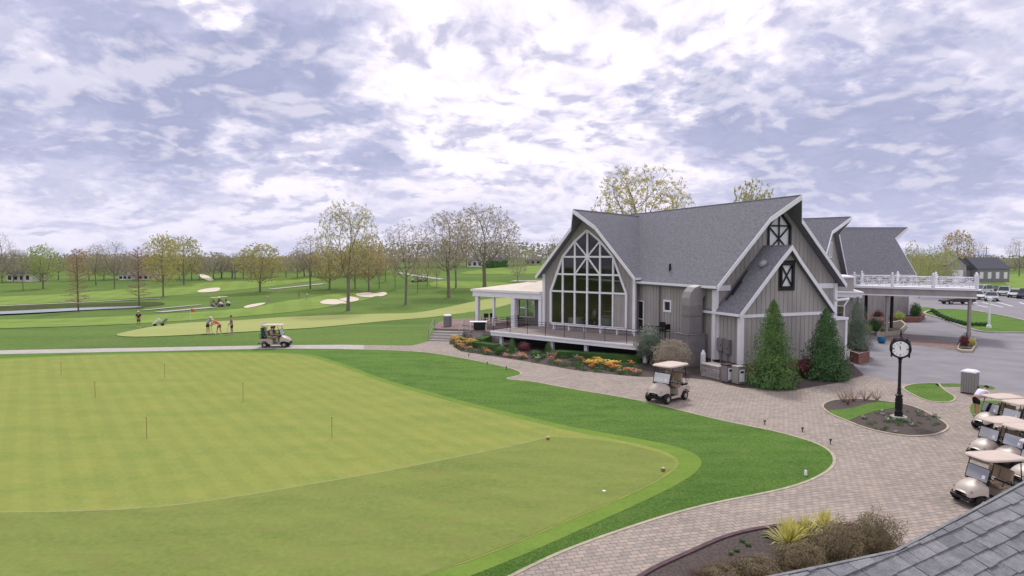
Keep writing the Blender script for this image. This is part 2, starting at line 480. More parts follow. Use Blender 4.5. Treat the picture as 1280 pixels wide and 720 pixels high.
tc = nd(nt, 'ShaderNodeTexCoord'); nrm = nd(nt, 'ShaderNodeVectorMath', operation='NORMALIZE'); L(tc.outputs['Generated'], nrm.inputs[0])
D = nrm.outputs[0]; sp = nd(nt, 'ShaderNodeSeparateXYZ'); L(D, sp.inputs[0])
zz = M_('ADD', M_('MAXIMUM', sp.outputs[2], 0.0)  , .30)
cb_ = nd(nt, 'ShaderNodeCombineXYZ'); L(M_('DIVIDE', sp.outputs[0], zz), cb_.inputs[0]); L(M_('DIVIDE', sp.outputs[1], zz), cb_.inputs[1])
P0 = cb_.outputs[0]
wn = nd(nt, 'ShaderNodeTexNoise', i_Scale=2.2, i_Detail=4.0); L(P0, wn.inputs['Vector'])
ws = nd(nt, 'ShaderNodeVectorMath', operation='SCALE'); ws.inputs['Scale'].default_value = .30; L(wn.outputs[1], ws.inputs[0])
wa = nd(nt, 'ShaderNodeVectorMath', operation='ADD'); L(P0, wa.inputs[0]); L(ws.outputs[0], wa.inputs[1]); P1 = wa.outputs[0]
def cloud(vec, off, scale, det, rough):
    mp = nd(nt, 'ShaderNodeMapping'); mp.inputs['Location'].default_value = off; L(vec, mp.inputs[0])
    n = nd(nt, 'ShaderNodeTexNoise', i_Scale=scale, i_Detail=det, i_Roughness=rough); L(mp.outputs[0], n.inputs['Vector']); return n.outputs[0]
def pxdir(px, py): return ray(px, py).normalized()
wd_ = nd(nt, 'ShaderNodeTexNoise', i_Scale=3.2, i_Detail=6.0, i_Roughness=.6); L(P0, wd_.inputs['Vector'])
wdc = nd(nt, 'ShaderNodeVectorMath', operation='SUBTRACT'); L(wd_.outputs[1], wdc.inputs[0]); wdc.inputs[1].default_value = (.5, .5, .5)
wds = nd(nt, 'ShaderNodeVectorMath', operation='SCALE'); wds.inputs['Scale'].default_value = .42; L(wdc.outputs[0], wds.inputs[0])
wda = nd(nt, 'ShaderNodeVectorMath', operation='ADD'); L(D, wda.inputs[0]); L(wds.outputs[0], wda.inputs[1])
wdn = nd(nt, 'ShaderNodeVectorMath', operation='NORMALIZE'); L(wda.outputs[0], wdn.inputs[0]); DW = wdn.outputs[0]
def blob(px, py, rad_deg, soft=.15):
    c = pxdir(px, py); n = nd(nt, 'ShaderNodeVectorMath', operation='DOT_PRODUCT'); L(DW, n.inputs[0]); n.inputs[1].default_value = c
    return MR(n.outputs['Value'], math.cos(R(rad_deg * (1 + soft))), math.cos(R(rad_deg * .72)))
VS, NS, OX, OY = 4.8, 1.9, 7.1, 5.3
def billow(off):
    mp = nd(nt, 'ShaderNodeMapping'); mp.inputs['Location'].default_value = off; L(P1, mp.inputs[0])
    v = nd(nt, 'ShaderNodeTexVoronoi', feature='F1'); v.normalize = True
    v.inputs['Scale'].default_value = VS; v.inputs['Detail'].default_value = 2; v.inputs['Roughness'].default_value = .55; v.inputs['Lacunarity'].default_value = 2.2
    L(mp.outputs[0], v.inputs['Vector'])
    n = nd(nt, 'ShaderNodeTexNoise', i_Scale=NS, i_Detail=9.0, i_Roughness=.62); L(mp.outputs[0], n.inputs['Vector'])
    return M_('ADD', M_('MULTIPLY', n.outputs[0], .62), M_('MULTIPLY', M_('SUBTRACT', 1.0, v.outputs['Distance']), .38))
big0 = billow((OX, OY, 0))
bigs = billow((OX, OY - .06, 0))
fine = cloud(P1, (9, 4, 2), 7, 10, .6)
thick = big0
dark = [(400, 70, 8.5, .17), (290, 120, 8, .17), (110, 40, 9, .15), (200, 60, 7, .12), (20, 120, 6, .10), (860, 130, 6, .12), (970, 160, 8.5, .16), (1090, 190, 8.5, .17), (1190, 235, 6, .12), (1270, 90, 8, .15), (640, 190, 4, .06), (110, 225, 4, .08), (230, 235, 4, .08), (590, 22, 3, .10), (480, 185, 4, .06)]
lite = [(690, 40, 11, .16), (560, 100, 7, .12), (620, 120, 6, .10), (830, 60, 6, .12), (900, 45, 5, .08), (500, 20, 5, .10), (700, 110, 8, .10), (70, 130, 4, .06), (330, 200, 5, .05), (1130, 60, 6, .06)]
for a, b, c, k in dark: thick = M_('ADD', thick, M_('MULTIPLY', blob(a, b, c), k))
for a, b, c, k in lite: thick = M_('SUBTRACT', thick, M_('MULTIPLY', blob(a, b, c), k))
shade = MR(M_('SUBTRACT', thick, MR(sp.outputs[2], .05, .3, -.035, 0)), .53, .80)
rim = MR(M_('SUBTRACT', big0, bigs), -.015, .065)
cov = MR(big0, .36, .43)
def mixc(f, a, b):
    x = nd(nt, 'ShaderNodeMix', data_type='RGBA')
    if isinstance(f, float): x.inputs[0].default_value = f
    else: L(f, x.inputs[0])
    for k, v in ((6, a), (7, b)):
        if isinstance(v, tuple): x.inputs[k].default_value = (*v, 1)
        else: L(v, x.inputs[k])
    return x.outputs[2]
CW = CLOUDW
brt = mixc(MR(fine, .35, .65), (.84 * CW, .80 * CW, .94 * CW), (1.08 * CW, 1.01 * CW, 1.08 * CW))
drk = mixc(MR(fine, .3, .7), (.45 * CW, .475 * CW, .67 * CW), (.56 * CW, .57 * CW, .77 * CW))
ccol = mixc(MR(thick, .68, .96), mixc(shade, brt, drk), (.38 * CW, .41 * CW, .60 * CW))
lit_ = M_('MULTIPLY', rim, M_('SUBTRACT', 1.0, M_('MULTIPLY', shade, .60)))
ccol = mixc(lit_, ccol, (1.06 * CW, .99 * CW, 1.06 * CW))
ccol = mixc(M_('MULTIPLY', MR(M_('SUBTRACT', bigs, big0), -.005, .065), M_('SUBTRACT', .80, M_('MULTIPLY', shade, .55))), ccol, (.48 * CW, .49 * CW, .68 * CW))
# clear sky between the clouds
hs = nd(nt, 'ShaderNodeVectorMath', operation='SCALE'); hs.inputs['Scale'].default_value = SKYS; L(sky.outputs[0], hs.inputs[0])
clear = mixc(MR(sp.outputs[2], 0, .3, .6, .45), hs.outputs[0], (.62 * CW, .64 * CW, .86 * CW))
col = mixc(cov, clear, ccol)
# haze towards the horizon (air, part of the sky)
hz = MR(sp.outputs[2], -.02, .20, .55, 0.0)
col = mixc(hz, col, (.60 * CW, .61 * CW, .80 * CW))
L(col, bg.inputs[0]); bg.inputs[1].default_value = 1.0
w.cycles.sampling_method = 'MANUAL'; w.cycles.sample_map_resolution = 256
# ------------------------------------------------------------------ materials
GR = grassmat
m_rough = GR('m_rough', (.118, .195, .045), (.070, .135, .032), (.195, .275, .085), big=.035, fine=2.2, patches=((.15, .20, .065), .12))
m_lawn = GR('m_lawn', (.100, .200, .038), (.055, .135, .024), (.23, .34, .095), big=.45, fine=7, bump=1.0, patches=((.17, .24, .075), .9))
m_green = GR('m_green', (.235, .275, .068), (.190, .245, .058), (.30, .335, .105), big=.35, fine=7, bump=.25, stripes=(R(-37), .85, .026), patches=((.30, .305, .080), .7))
m_greenlow = GR('m_greenlow', (.185, .238, .060), (.145, .20, .050), (.27, .30, .09), big=.5, fine=6, bump=.3, stripes=(R(-60), 1.0, .015), patches=((.21, .22, .07), .9))
m_collar = GR('m_collar', (.155, .245, .045), (.125, .21, .038), (.22, .31, .07), big=.6, fine=6, bump=.4)
m_fair = GR('m_fair', (.195, .285, .065), (.140, .225, .050), (.26, .34, .10), big=.05, fine=1.5, bump=.3, stripes=(R(-20), 5, .04))
m_prac = GR('m_prac', (.33, .36, .13), (.28, .33, .11), (.38, .41, .17), big=.08, fine=2, bump=.2)
m_bank = GR('m_bank', (.060, .085, .028), (.035, .055, .02), (.13, .14, .06), big=.2, fine=1.5)
m_mulch = mat('m_mulch', (.050, .040, .036), .95, scale=14, col2=(.12, .095, .085), bump=1, bscale=30)
m_sand = mat('m_sand', (.62, .55, .44), .95, .12, 1.2, .4)
m_pav = brickmat('m_pav', (.385, .322, .272), (.285, .250, .222), (.155, .132, .112), .25, .165, R(-14), .011, .5, blot=.15)
m_pavred = brickmat('m_pavred', (.27, .19, .17), (.21, .15, .14), (.12, .10, .09), .22, .12, R(10), .008)
m_conc = mat('m_conc', (.42, .39, .36), .9, .12, 1.5, .3)
m_kerb = mat('m_kerb', (.40, .36, .27), .9, .18, 2.5, .3)
m_asph = mat('m_asph', (.20, .195, .215), .9, scale=.5, col2=(.27, .26, .275), bump=.5, bscale=40, detail=8)
m_line = mat('m_line', (.7, .7, .7), .8, .1)
m_siding = mat('m_siding', (.345, .325, .312), .75, .14, 1.1, .15, 12, stretch=(1, 1, .25))
m_white = mat('m_white', (.78, .78, .82), .55, .05, 2)
m_cream = mat('m_cream', (.60, .53, .43), .7, .1, 1)
m_shing = mat('m_shing', (.125, .128, .148), .9, scale=5.5, col2=(.225, .228, .250), bump=.8, bscale=22, detail=8, stretch=(1, 1, 1.5))
m_brick = brickmat('m_brick', (.24, .085, .065), (.17, .06, .05), (.25, .21, .19), .22, .075, 0, .008, coord='Object')
m_stone = brickmat('m_stone', (.36, .33, .31), (.25, .24, .235), (.16, .15, .14), .4, .15, 0, .012, coord='Object')
m_black = mat('m_black', (.012, .012, .014), .45, .2, 5)
m_dark = mat('m_dark', (.028, .027, .028), .7, .2, 4)
m_deck = mat('m_deck', (.245, .205, .185), .8, .12, 3, .2, stretch=(1, 8, 1))
m_room = mat('m_room', (.42, .35, .28), .8, .2, 1)
m_glass = glassmat('m_glass', (.85, .87, .86), -.02)
m_wind = glassmat('m_wind', (.70, .76, .74), .16)
m_cloth = mat('m_cloth', (.7, .7, .7), .9, .05)
m_metal = mat('m_metal', (.30, .29, .29), .45, .08, 2, metal=.35)
m_galv = mat('m_galv', (.22, .21, .215), .55, .1, 1.5, metal=.2)
m_rubber = mat('m_rubber', (.018, .018, .019), .85, .2, 8)
m_skin = mat('m_skin', (.45, .25, .17), .6, .05)
m_hair = mat('m_hair', (.025, .018, .014), .7, .2)
def plain(name, c, rough=.6, metal=0.0): return mat('c_' + name, c, rough, .06, 3, metal=metal)
m_bark = mat('bark', (.15, .125, .105), .95, scale=9, col2=(.29, .25, .22), bump=.7, stretch=(1, 1, .3))
MATS['bark'] = m_bark
m_bark2 = mat('bark2', (.13, .105, .095), .95, scale=9, col2=(.23, .20, .19), stretch=(1, 1, .3))
m_barkr = mat('barkr', (.13, .080, .070), .95, scale=9, col2=(.19, .13, .115), stretch=(1, 1, .3))
lf = dict(
 tan=leafmat('leaf_tan', (.40, .31, .15), (.50, .42, .22)),
 olive=leafmat('leaf_olive', (.33, .33, .12), (.46, .44, .19)),
 gold=leafmat('leaf_gold', (.42, .37, .12), (.52, .48, .20)),
 red=leafmat('leaf_red', (.36, .21, .16), (.44, .29, .21)),
 grey=leafmat('leaf_grey', (.32, .29, .23), (.42, .39, .30)),
 lime=leafmat('leaf_lime', (.30, .38, .10), (.42, .48, .16)),
 dkgreen=leafmat('leaf_dkgreen', (.034, .092, .034), (.095, .18, .06), .12, 1.5),
 arbor=leafmat('leaf_arbor', (.048, .12, .036), (.14, .23, .065), .12, 1.2),
 blue=leafmat('leaf_blue', (.10, .14, .10), (.23, .27, .21), .1),
 box=leafmat('leaf_box', (.045, .115, .03), (.10, .20, .05), .15),
 maroon=leafmat('leaf_maroon', (.10, .028, .035), (.17, .06, .06), .1),
 pinkish=leafmat('leaf_pinkish', (.22, .19, .13), (.50, .43, .36), .15),
 brownish=leafmat('leaf_brownish', (.15, .12, .075), (.31, .25, .15), .3),
 herb=leafmat('leaf_herb', (.06, .12, .045), (.17, .24, .10), .15),
 yucca=leafmat('leaf_yucca', (.42, .42, .10), (.68, .61, .24), .2, 6),
)
# ------------------------------------------------------------------ ground
def terrain():
    vs = []; fs = []
    for y in YS:
        for x in XS: vs.append((x, y, hgt(x, y)))
    n = len(XS)
    for j in range(len(YS) - 1):
        for i in range(n - 1): fs.append((j * n + i, j * n + i + 1, (j + 1) * n + i + 1, (j + 1) * n + i))
    mb = MB(); mb.add(vs, fs); o = mb.build('ground', m_rough, smooth=True); o['kind'] = 'structure'
terrain()
path_edge = [(610, 735), (700, 691), (800, 655), (880, 632), (980, 611), (1026, 594), (1043, 577), (1030, 559), (980, 542), (900, 525), (800, 501), (720, 487), (665, 477), (634, 473.5), (651, 468), (640, 461), (590, 450), (540, 441.5), (490, 438), (430, 436.5), (345, 436), (200, 439), (0, 443), (-120, 445)]
lawn = catmull(path_edge[1:-1], 4, closed=False)
region('lawn_ground', [(-120, 443)] + lawn[::-1] + [(610, 735), (560, 800), (-200, 800)], m_lawn, .006, smooth=0)
# pavement as a closed outline: lawn side then far side
lw = catmull(path_edge, 4, closed=False)
region('paved_path', lw[::-1] + [(560, 760), (700, 800), (1300, 800), (1600, 640), (1300, 496), (1240, 487), (1200, 483), (1135, 480), (1080, 469), (1050, 478), (990, 488), (930, 485), (885, 475), (850, 471.5), (800, 471), (760, 467.5), (714, 462), (659, 452), (624, 446.5), (577, 439.5), (566, 433), (569, 428), (585, 423), (545, 424), (515, 432), (480, 431.5), (430, 431.2), (345, 431.8), (200, 434.5), (0, 438.2), (-120, 439.6)], m_pav, .002, smooth=0)
region('cart_path', [(-120, 439.4), (0, 438), (200, 434.3), (345, 431.6), (430, 431), (455, 431.5), (455, 436.9), (430, 436.3), (345, 435.8), (200, 438.8), (0, 442.8), (-120, 444.8)], m_conc, .010, smooth=0)
region('house_bed', [(569, 428), (566, 433), (577, 439.5), (624, 446.5), (659, 452), (714, 462), (760, 467.5), (800, 471), (850, 471.5), (885, 475), (930, 485), (990, 488), (1050, 478), (1080, 469), (1050, 440), (960, 435), (880, 440), (800, 428), (700, 422), (640, 418), (600, 420)], m_mulch, .014, smooth=0)
ribbon('path_edging', path_edge[:20], m_kerb, .10, .0, .018)
coll = [(-160, 452), (0, 447.5), (100, 443.5), (200, 441), (300, 439.6), (370, 441.5), (400, 446), (440, 459), (480, 474), (540, 491), (600, 507), (660, 521), (720, 535), (800, 549), (850, 560), (874, 572), (874, 586), (850, 604), (800, 629), (740, 656), (680, 683), (620, 708), (560, 732), (480, 770), (-260, 790)]
region('green_collar', coll, m_collar, .012)
green = [(-160, 454), (0, 449), (100, 445), (200, 442.3), (300, 441), (365, 443), (394, 448), (432, 460), (472, 475.5), (530, 493), (590, 509.5), (650, 524), (710, 538.5), (785, 553), (826, 563), (846, 574), (846, 585), (820, 603), (770, 627), (710, 652), (650, 678), (590, 701), (525, 723), (450, 755), (-260, 780)]
region('putting_green', green, m_green, .018)
low = [(-160, 641), (0, 641), (100, 639.5), (200, 634), (300, 621), (400, 604), (480, 590), (560, 574), (640, 558), (688, 546.5), (740, 549.5), (785, 556), (824, 566), (843, 575), (843, 585), (818, 602), (768, 626), (708, 651), (648, 677), (588, 700), (523, 722), (448, 754), (-260, 778)]
region('mown_strip', [low[0], *low[1:]], m_greenlow, .024, smooth=0)
ribbon('mowing_seam', low[:10], mat('m_seam', (.26, .28, .10), .95, .12, 3), .09, .026, .001)
# island beds and plaza
def zb(pts, s=4.8, ox=1000, oy=410): return [(ox + x / s, oy + y / s) for x, y in pts]
bed = zb([(135, 470), (180, 440), (260, 430), (350, 428), (450, 435), (600, 455), (700, 480), (800, 530), (870, 570), (888, 600), (850, 628), (780, 645), (650, 650), (500, 628), (380, 597), (290, 562), (180, 515)])
region('clock_bed', bed, m_mulch, .016)
region('bed_lawn', zb([(160, 500), (200, 525), (288, 556), (340, 538), (400, 518), (480, 496), (560, 484), (590, 462), (540, 452), (470, 447), (400, 458), (330, 478), (240, 492)]), m_lawn, .03)
ribbon('bed_edging', bed, m_kerb, .10, .004, .035, closed=True)
isl = zb([(620, 365), (660, 342), (740, 333), (822, 333), (845, 352), (880, 382), (925, 410), (930, 428), (905, 443), (850, 446), (780, 440), (700, 412)])
region('grass_island', isl, m_lawn, .016)
ribbon('island_edging', isl, m_kerb, .10, .004, .03, closed=True)
region('corner_lawn', [(1173, 479.6), (1205, 480), (1240, 483), (1240, 487), (1205, 483.5), (1173, 483)], m_lawn, .016, smooth=2)
region('curb_bed', [(1213, 508), (1226, 501), (1262, 505), (1262, 530), (1232, 528), (1217, 521)], m_lawn, .016)
# bed in the foreground
fb = [(780, 735), (812, 715), (834, 704), (860, 692.5), (909, 671.5), (960, 660), (1010, 655), (1070, 657), (1110, 672), (1130, 700), (1090, 745), (960, 760)]
region('foreground_bed', fb, m_mulch, .016)
ribbon('foreground_edging', fb[:8], mat('m_edge', (.10, .06, .07), .9, .2, 5), .12, .004, .05)
# asphalt
region('asphalt_drive', [(1030, 455), (1080, 469), (1135, 480), (1200, 483), (1240, 487), (1300, 496), (1600, 560), (1600, 372), (1400, 364), (1285, 372), (1250, 362), (1215, 352), (1180, 352), (1100, 360), (1040, 380), (990, 430)], m_asph, .003, smooth=0)
region('paver_crossing', [(1105, 420), (1147, 422), (1197, 428), (1197, 438), (1172, 435), (1138, 431), (1105, 428)], m_pavred, .008, smooth=2)
li = [(1156, 392.5), (1165, 388), (1180, 387), (1205, 388), (1230, 391), (1280, 401), (1340, 420), (1280, 416.5), (1235, 416), (1205, 409.5), (1180, 400)]
region('entry_lawn', li, m_lawn, .02)
ribbon('entry_kerb', li, m_conc, .22, .004, .12, closed=True)
region('lawn_strip', [(1146, 384), (1168, 385.5), (1160, 391), (1146, 390)], m_lawn, .02, smooth=2)
region('field_lawn', [(1262, 343), (1420, 343), (1420, 366), (1285, 366), (1262, 358)], m_fair, .03, smooth=2)
for i, (a, b) in enumerate([((1216, 380), (1236, 384.5)), ((1228, 378), (1254, 384)), ((1246, 377.5), (1266, 383)), ((1274, 378), (1290, 383)), ((1196, 376.5), (1214, 380)), ((1205, 374.5), (1222, 379))]):
    ribbon('parking_line', [a, b], m_line, .25, .008, .002, smooth=1)
mbj = MB()
# ------------------------------------------------------------------ golf course
region('fairway', [(-80, 375), (60, 368.5), (150, 362), (250, 354), (320, 347.5), (380, 346), (400, 349), (380, 353), (300, 362), (200, 371), (100, 377), (-80, 384)], m_fair, .05)
region('fairway', [(-80, 401), (60, 399), (200, 393), (300, 386), (360, 376), (430, 366.5), (455, 367), (472, 371), (420, 382), (380, 388.5), (300, 396), (200, 403), (100, 408), (-80, 412)], m_fair, .05)
region('fairway', [(544, 352), (600, 352), (640, 354), (680, 356), (680, 361), (600, 361), (544, 359)], m_fair, .05)
region('fairway', [(575, 342), (610, 336), (690, 329), (700, 334), (690, 341), (620, 343)], m_fair, .05)
region('fairway', [(400, 372), (430, 358), (470, 352), (540, 350), (560, 354), (500, 360), (470, 372), (440, 374)], m_rough, .04)
region('practice_green', [(145, 419), (173, 412), (209, 406), (256, 402.5), (300, 400.5), (350, 397), (407, 394.5), (470, 392.5), (520, 391), (560, 384), (610, 374), (650, 374), (620, 385), (545, 396), (500, 400), (451, 404.5), (400, 409.5), (320, 414.5), (230, 419.5), (170, 421.5)], m_prac, .05)
region('pond_bank', [(-80, 385), (0, 384), (54, 381.5), (97, 380), (140, 379), (175, 377.5), (200, 378), (205, 381), (182, 384), (172, 386), (100, 388.5), (54, 392), (-80, 397)], m_bank, .06)
wm = mat('m_water', (.30, .33, .37), .25, .05, .4, spec=.5, bump=.15, bscale=2)
region('pond', [(-80, 391.5), (0, 390.6), (54, 388), (100, 385.8), (140, 384.3), (172, 383.4), (175, 384.2), (150, 386.2), (97, 389.2), (54, 392), (0, 394.6), (-80, 397)], wm, .10, flat=True)
bk = [[(400, 378.5), (407, 375.2), (415, 374.6), (422, 375), (429, 377), (434, 380), (426, 380), (419, 381.3), (405, 380.6)],
 [(424, 374.5), (430, 373.2), (437, 371.2), (443, 372), (449, 374), (445, 377), (434, 377.8)],
 [(445, 368), (452, 366.6), (460, 366), (468, 367), (480, 365.6), (484, 368), (477, 371), (470, 370.6), (463, 372.2), (448, 370.8)],
 [(247, 364), (256, 361.5), (274, 360), (273, 364), (261, 365.7), (249, 365.7)],
 [(247, 343), (256, 343.6), (267, 349.7), (260, 351), (251.5, 347)],
 [(305, 384), (315, 381), (331, 379), (328, 381.5), (313, 385), (307, 385.5)]]
for b in bk:
    o = region('bunker', b, m_sand, .12)
for pts, wd in (([(-40, 385), (30, 381.5), (100, 378.6), (150, 376), (200, 373.5)], 1.6), ([(197, 391), (230, 388), (268, 384.5)], 2.2), ([(337, 362), (370, 358.6), (405, 355)], 2.5), ([(497, 341), (520, 345), (553, 349.5)], 2.0), ([(178, 388.5), (215, 384.8), (250, 381.5)], 1.2), ([(640, 351.5), (681, 352)], 2.0)):
    ribbon('cart_path', pts, m_conc, wd, .11, .01)
# ------------------------------------------------------------------ clubhouse
def spans(loops, x):
    zs = []
    for lp in loops:
        for i in range(len(lp)):
            (xa, za), (xb, zb_) = lp[i], lp[(i + 1) % len(lp)]
            if (xa - x) * (xb - x) < 0: zs.append(za + (zb_ - za) * (x - xa) / (xb - xa))
    zs.sort(); return list(zip(zs[::2], zs[1::2]))
def panel(T, loops, name='wall', parent=None, th=.14, step=.36, m=None, batten=True):
    """board and batten wall in the xz plane of frame T, outside face at y=0 looking to -y"""
    mb = MB(T); mb.holed(loops, 0, th)
    if batten:
        xs = [p[0] for p in loops[0]]; x = min(xs) + step * .5
        while x < max(xs):
            for a, b in spans(loops, x):
                if b - a > .08: mb.box(x - .025, x + .025, -.028, -.001, a + .002, b - .002)
            x += step
    return mb.build(name, m or m_siding, parent)
def rect(x0, x1, z0, z1): return [(x0, z0), (x1, z0), (x1, z1), (x0, z1)]
def roof(T, hw, ez, pz, L, fo, prow, parent, k=.76, th=.24, back=True):
    kx = hw * (1 - k); kz = ez + (pz - ez) * k
    out = []
    for s in (-1, 1):
        poly = [(s * hw, -fo, ez), (s * kx, -fo, kz), (0, -prow, pz), (0, L, pz), (s * hw, L, ez)]
        if s < 0: poly = poly[::-1]
        mb = MB(T); mb.prism(poly, (0, 0, -th)); r = mb.build('roof', m_shing, parent); out.append(r)
        # white rake boards following the kinked edge, gutter along the eave
        mb = MB(T)
        for a, b in (((s * hw, -fo, ez), (s * kx, -fo, kz)), ((s * kx, -fo, kz), (0, -prow, pz))):
            a = Vector(a); b = Vector(b); dn = Vector((0, 0, -.30)); o = Vector((0, -.05, 0)); up = Vector((0, 0, .03))
            mb.prism([a + up + o, b + up + o, b + dn + o, a + dn + o], (0, .048, 0))
        mb.build('rake_board', m_white, parent)
        mb = MB(T); mb.box(min(s * hw, s * hw + s * .12), max(s * hw, s * hw + s * .12), -fo + .02, L, ez - .16, ez - .01); mb.build('gutter', m_white, parent)
    mb = MB(T)
    mb.tube([(0, -prow + .05, pz + .0), (0, L, pz + .0)], .05, 5); mb.build('ridge_cap', m_shing, parent)
    return out
def gable_loop(hw, base, ez, pz, whw, drop=.26):
    """wall outline under a roof; whw = wall half width"""
    sl = (pz - ez) / hw
    top = pz - drop; side = pz - drop - sl * whw
    return [(-whw, base), (whw, base), (whw, side), (0, top), (-whw, side)]
def post(T, x, y, z0, z1, w, name, parent, m=None):
    mb = MB(T); mb.box(x - w / 2, x + w / 2, y - w / 2, y + w / 2, z0, z1); return mb.build(name, m or m_white, parent)
MO = Vector((17.95, 43.2, 0)); ANG = 21.5
club = empty('clubhouse', (12.0, 50.0, 0), 0, 'large grey board clubhouse with steep dark roofs and a tall arched glass gable', 'clubhouse')
TM = frame(MO.x, MO.y, ANG)
B0 = .55     # bottom of the siding
# --- main wing
roof(TM, 5.55, 5.33, 11.16, 24, .63, 1.9, club)
gl = gable_loop(5.55, B0, 5.33, 11.16, 5.15)
panel(TM, [gl, [(-.95, 7.55), (.95, 7.55), (.95, 9.3), (0, 10.25), (-.95, 9.3)]], 'wall', club)
LW = TM @ Matrix.Translation((-5.15, 11.0, 0)) @ Matrix.Rotation(R(-90), 4, 'Z')   # left wall: local x from back (-) to front (+)
# local x = distance from y=11 towards the front gable (main y = 11 - x)
door_x = 11 - 8.75; win_x = 11 - 5.2
panel(LW, [rect(-1.6, 10.98, B0, 5.45), rect(door_x - .42, door_x + .42, 1.55, 3.75), rect(win_x - .33, win_x + .33, 3.35, 3.95)], 'wall', club)
RW = TM @ Matrix.Translation((5.15, 0.02, 0)) @ Matrix.Rotation(R(90), 4, 'Z')
panel(RW, [rect(0.16, 23, B0, 5.45)], 'wall', club)
mb = MB(TM); mb.box(-5.12, 5.12, .02, 24, -.3, B0 - .002); mb.build('foundation', m_brick, club)
mb = MB(TM); mb.box(-5.0, 5.0, 23.6, 23.8, 0, 5.4); mb.build('wall', m_siding, club)
def window(T, x0, x1, z0, z1, parent, fw=.09, name='window', mull=(), glass=None, fm=None, y=-.05, bars=()):
    mb = MB(T)
    for a, b, c, d in ((x0 - fw, x1 + fw, z0 - fw, z0), (x0 - fw, x1 + fw, z1, z1 + fw), (x0 - fw, x0, z0, z1), (x1, x1 + fw, z0, z1)):
        mb.box(a, b, y, .12, c, d)
    for m_ in mull: mb.box(m_ - .03, m_ + .03, y + .01, .1, z0, z1)
    for z in bars: mb.box(x0, x1, y + .013, .1, z - .025, z + .025)
    w_ = mb.build(name, fm or m_white, parent)
    g = MB(T); g.box(x0, x1, .05, .06, z0, z1); g.build('pane', glass or m_wind, w_)
    return w_
window(LW, door_x - .42, door_x + .42, 1.55, 3.75, club, name='door', bars=(2.4,))
window(LW, win_x - .33, win_x + .33, 3.35, 3.95, club, fw=.14, glass=m_dark)
# timbered white light in the main gable
def crosslight(T, w, z0, z1, top, parent, name='gable_window'):
    out = [(-w, z0), (w, z0), (w, z1), (0, top), (-w, z1)] if top > z1 else rect(-w, w, z0, z1)
    f = MB(T)
    for i in range(len(out)):
        a = Vector((out[i][0], -.06, out[i][1])); b = Vector((out[(i + 1) % len(out)][0], -.06, out[(i + 1) % len(out)][1])); f.bar(a, b, .12, .13)
    zc = (z0 + z1) / 2
    yy = -.02
    for a, b in (((-w, z0), (w, z1)), ((-w, z1), (w, z0))):
        f.bar((a[0], yy, a[1]), (b[0], yy, b[1]), .05, .09); yy -= .006
    if top > z1:
        f.bar((0, -.035, z0), (0, -.035, top), .05, .09); f.bar((-w, -.04, z1), (w, -.04, z1), .05, .1); f.bar((-w, -.05, z1), (0, -.05, top), .05, .09)
        f.bar((-w, -.042, z0 + .35), (w, -.042, z0 + .35), .05, .08)
    fr = f.build(name, m_black, parent)
    p = MB(T); p.prism([(x, .04, z) for x, z in out], (0, .03, 0)); p.build('pane', mat('m_panel', (.74, .75, .80), .35, .05, 2), fr)
crosslight(TM, .93, 7.57, 9.28, 10.2, club)
# trims: corner boards, bands
for x in (-5.15, 5.15): post(TM, x, -.03, B0, 5.35, .26, 'corner_board', club)
mb = MB(TM); mb.box(2.6, 5.0, -.075, -.005, 5.0, 5.35); mb.build('trim_band', m_white, club)
mb = MB(TM); mb.box(-5.0, -4.0, -.075, -.005, 5.0, 5.35); mb.build('trim_band', m_white, club)
post(LW, 10.9, -.10, .3, 5.2, .10, 'downspout', club)
post(LW, 11 - 6.1, -.10, .6, 5.2, .08, 'downspout', club, m_galv)
mb = MB(LW); mb.box(9.6, 10.0, -.3, -.03, 4.75, 5.05); mb.build('floodlight', m_black, club)
mb = MB(TM); mb.tube([(-4.7, 5.6, 6.1), (-4.7, 5.6, 6.7)], .09, 8); mb.build('vent_pipe', m_black, club)
# --- annex under its own small gable
TA = TM @ Matrix.Translation((-1.33, -2.1, 0))
roof(TA, 3.93, 3.69, 7.91, 3.2, .33, .42, club, k=.8, th=.2)
panel(TA, [gable_loop(3.93, B0, 3.69, 7.91, 3.6, .22), rect(-.5, .5, 5.25, 6.75)], 'wall', club)
crosslight(TA, .48, 5.27, 6.73, 0, club)
mb = MB(TA)
for a in (rect(-.66, .66, 5.05, 5.19), rect(-.66, .66, 6.81, 6.97), rect(-.66, -.55, 5.19, 6.81), rect(.55, .66, 5.19, 6.81)):
    mb.box(a[0][0], a[1][0], -.05, -.004, a[0][1], a[2][1])
mb.build('trim', m_dark, club)
mb = MB(TA); mb.box(-3.5, 3.5, -.07, -.03, 3.42, 3.62); mb.build('trim_band', m_white, club)
panel(TA @ Matrix.Translation((-3.6, 2.1, 0)) @ Matrix.Rotation(R(-90), 4, 'Z'), [rect(0.0, 2.08, B0, 3.7)], 'wall', club)
panel(TA @ Matrix.Translation((3.6, 0.02, 0)) @ Matrix.Rotation(R(90), 4, 'Z'), [rect(0.16, 2.08, B0, 3.7)], 'wall', club)
for x in (-3.6, 3.6): post(TA, x, -.03, B0, 3.5, .28, 'corner_board', club)
post(TA, -3.68, 1.95, B0, 3.5, .13, 'downspout', club)
mb = MB(TA); mb.box(-3.56, 3.56, .02, 2.1, -.3, B0 - .002); mb.build('foundation', m_brick, club)
def onroofA(x, y, dz=0): return (x, y, 7.91 - abs(x) * (7.91 - 3.69) / 3.93 + dz)
q = TA @ Vector(onroofA(-1.15, .75, .05))
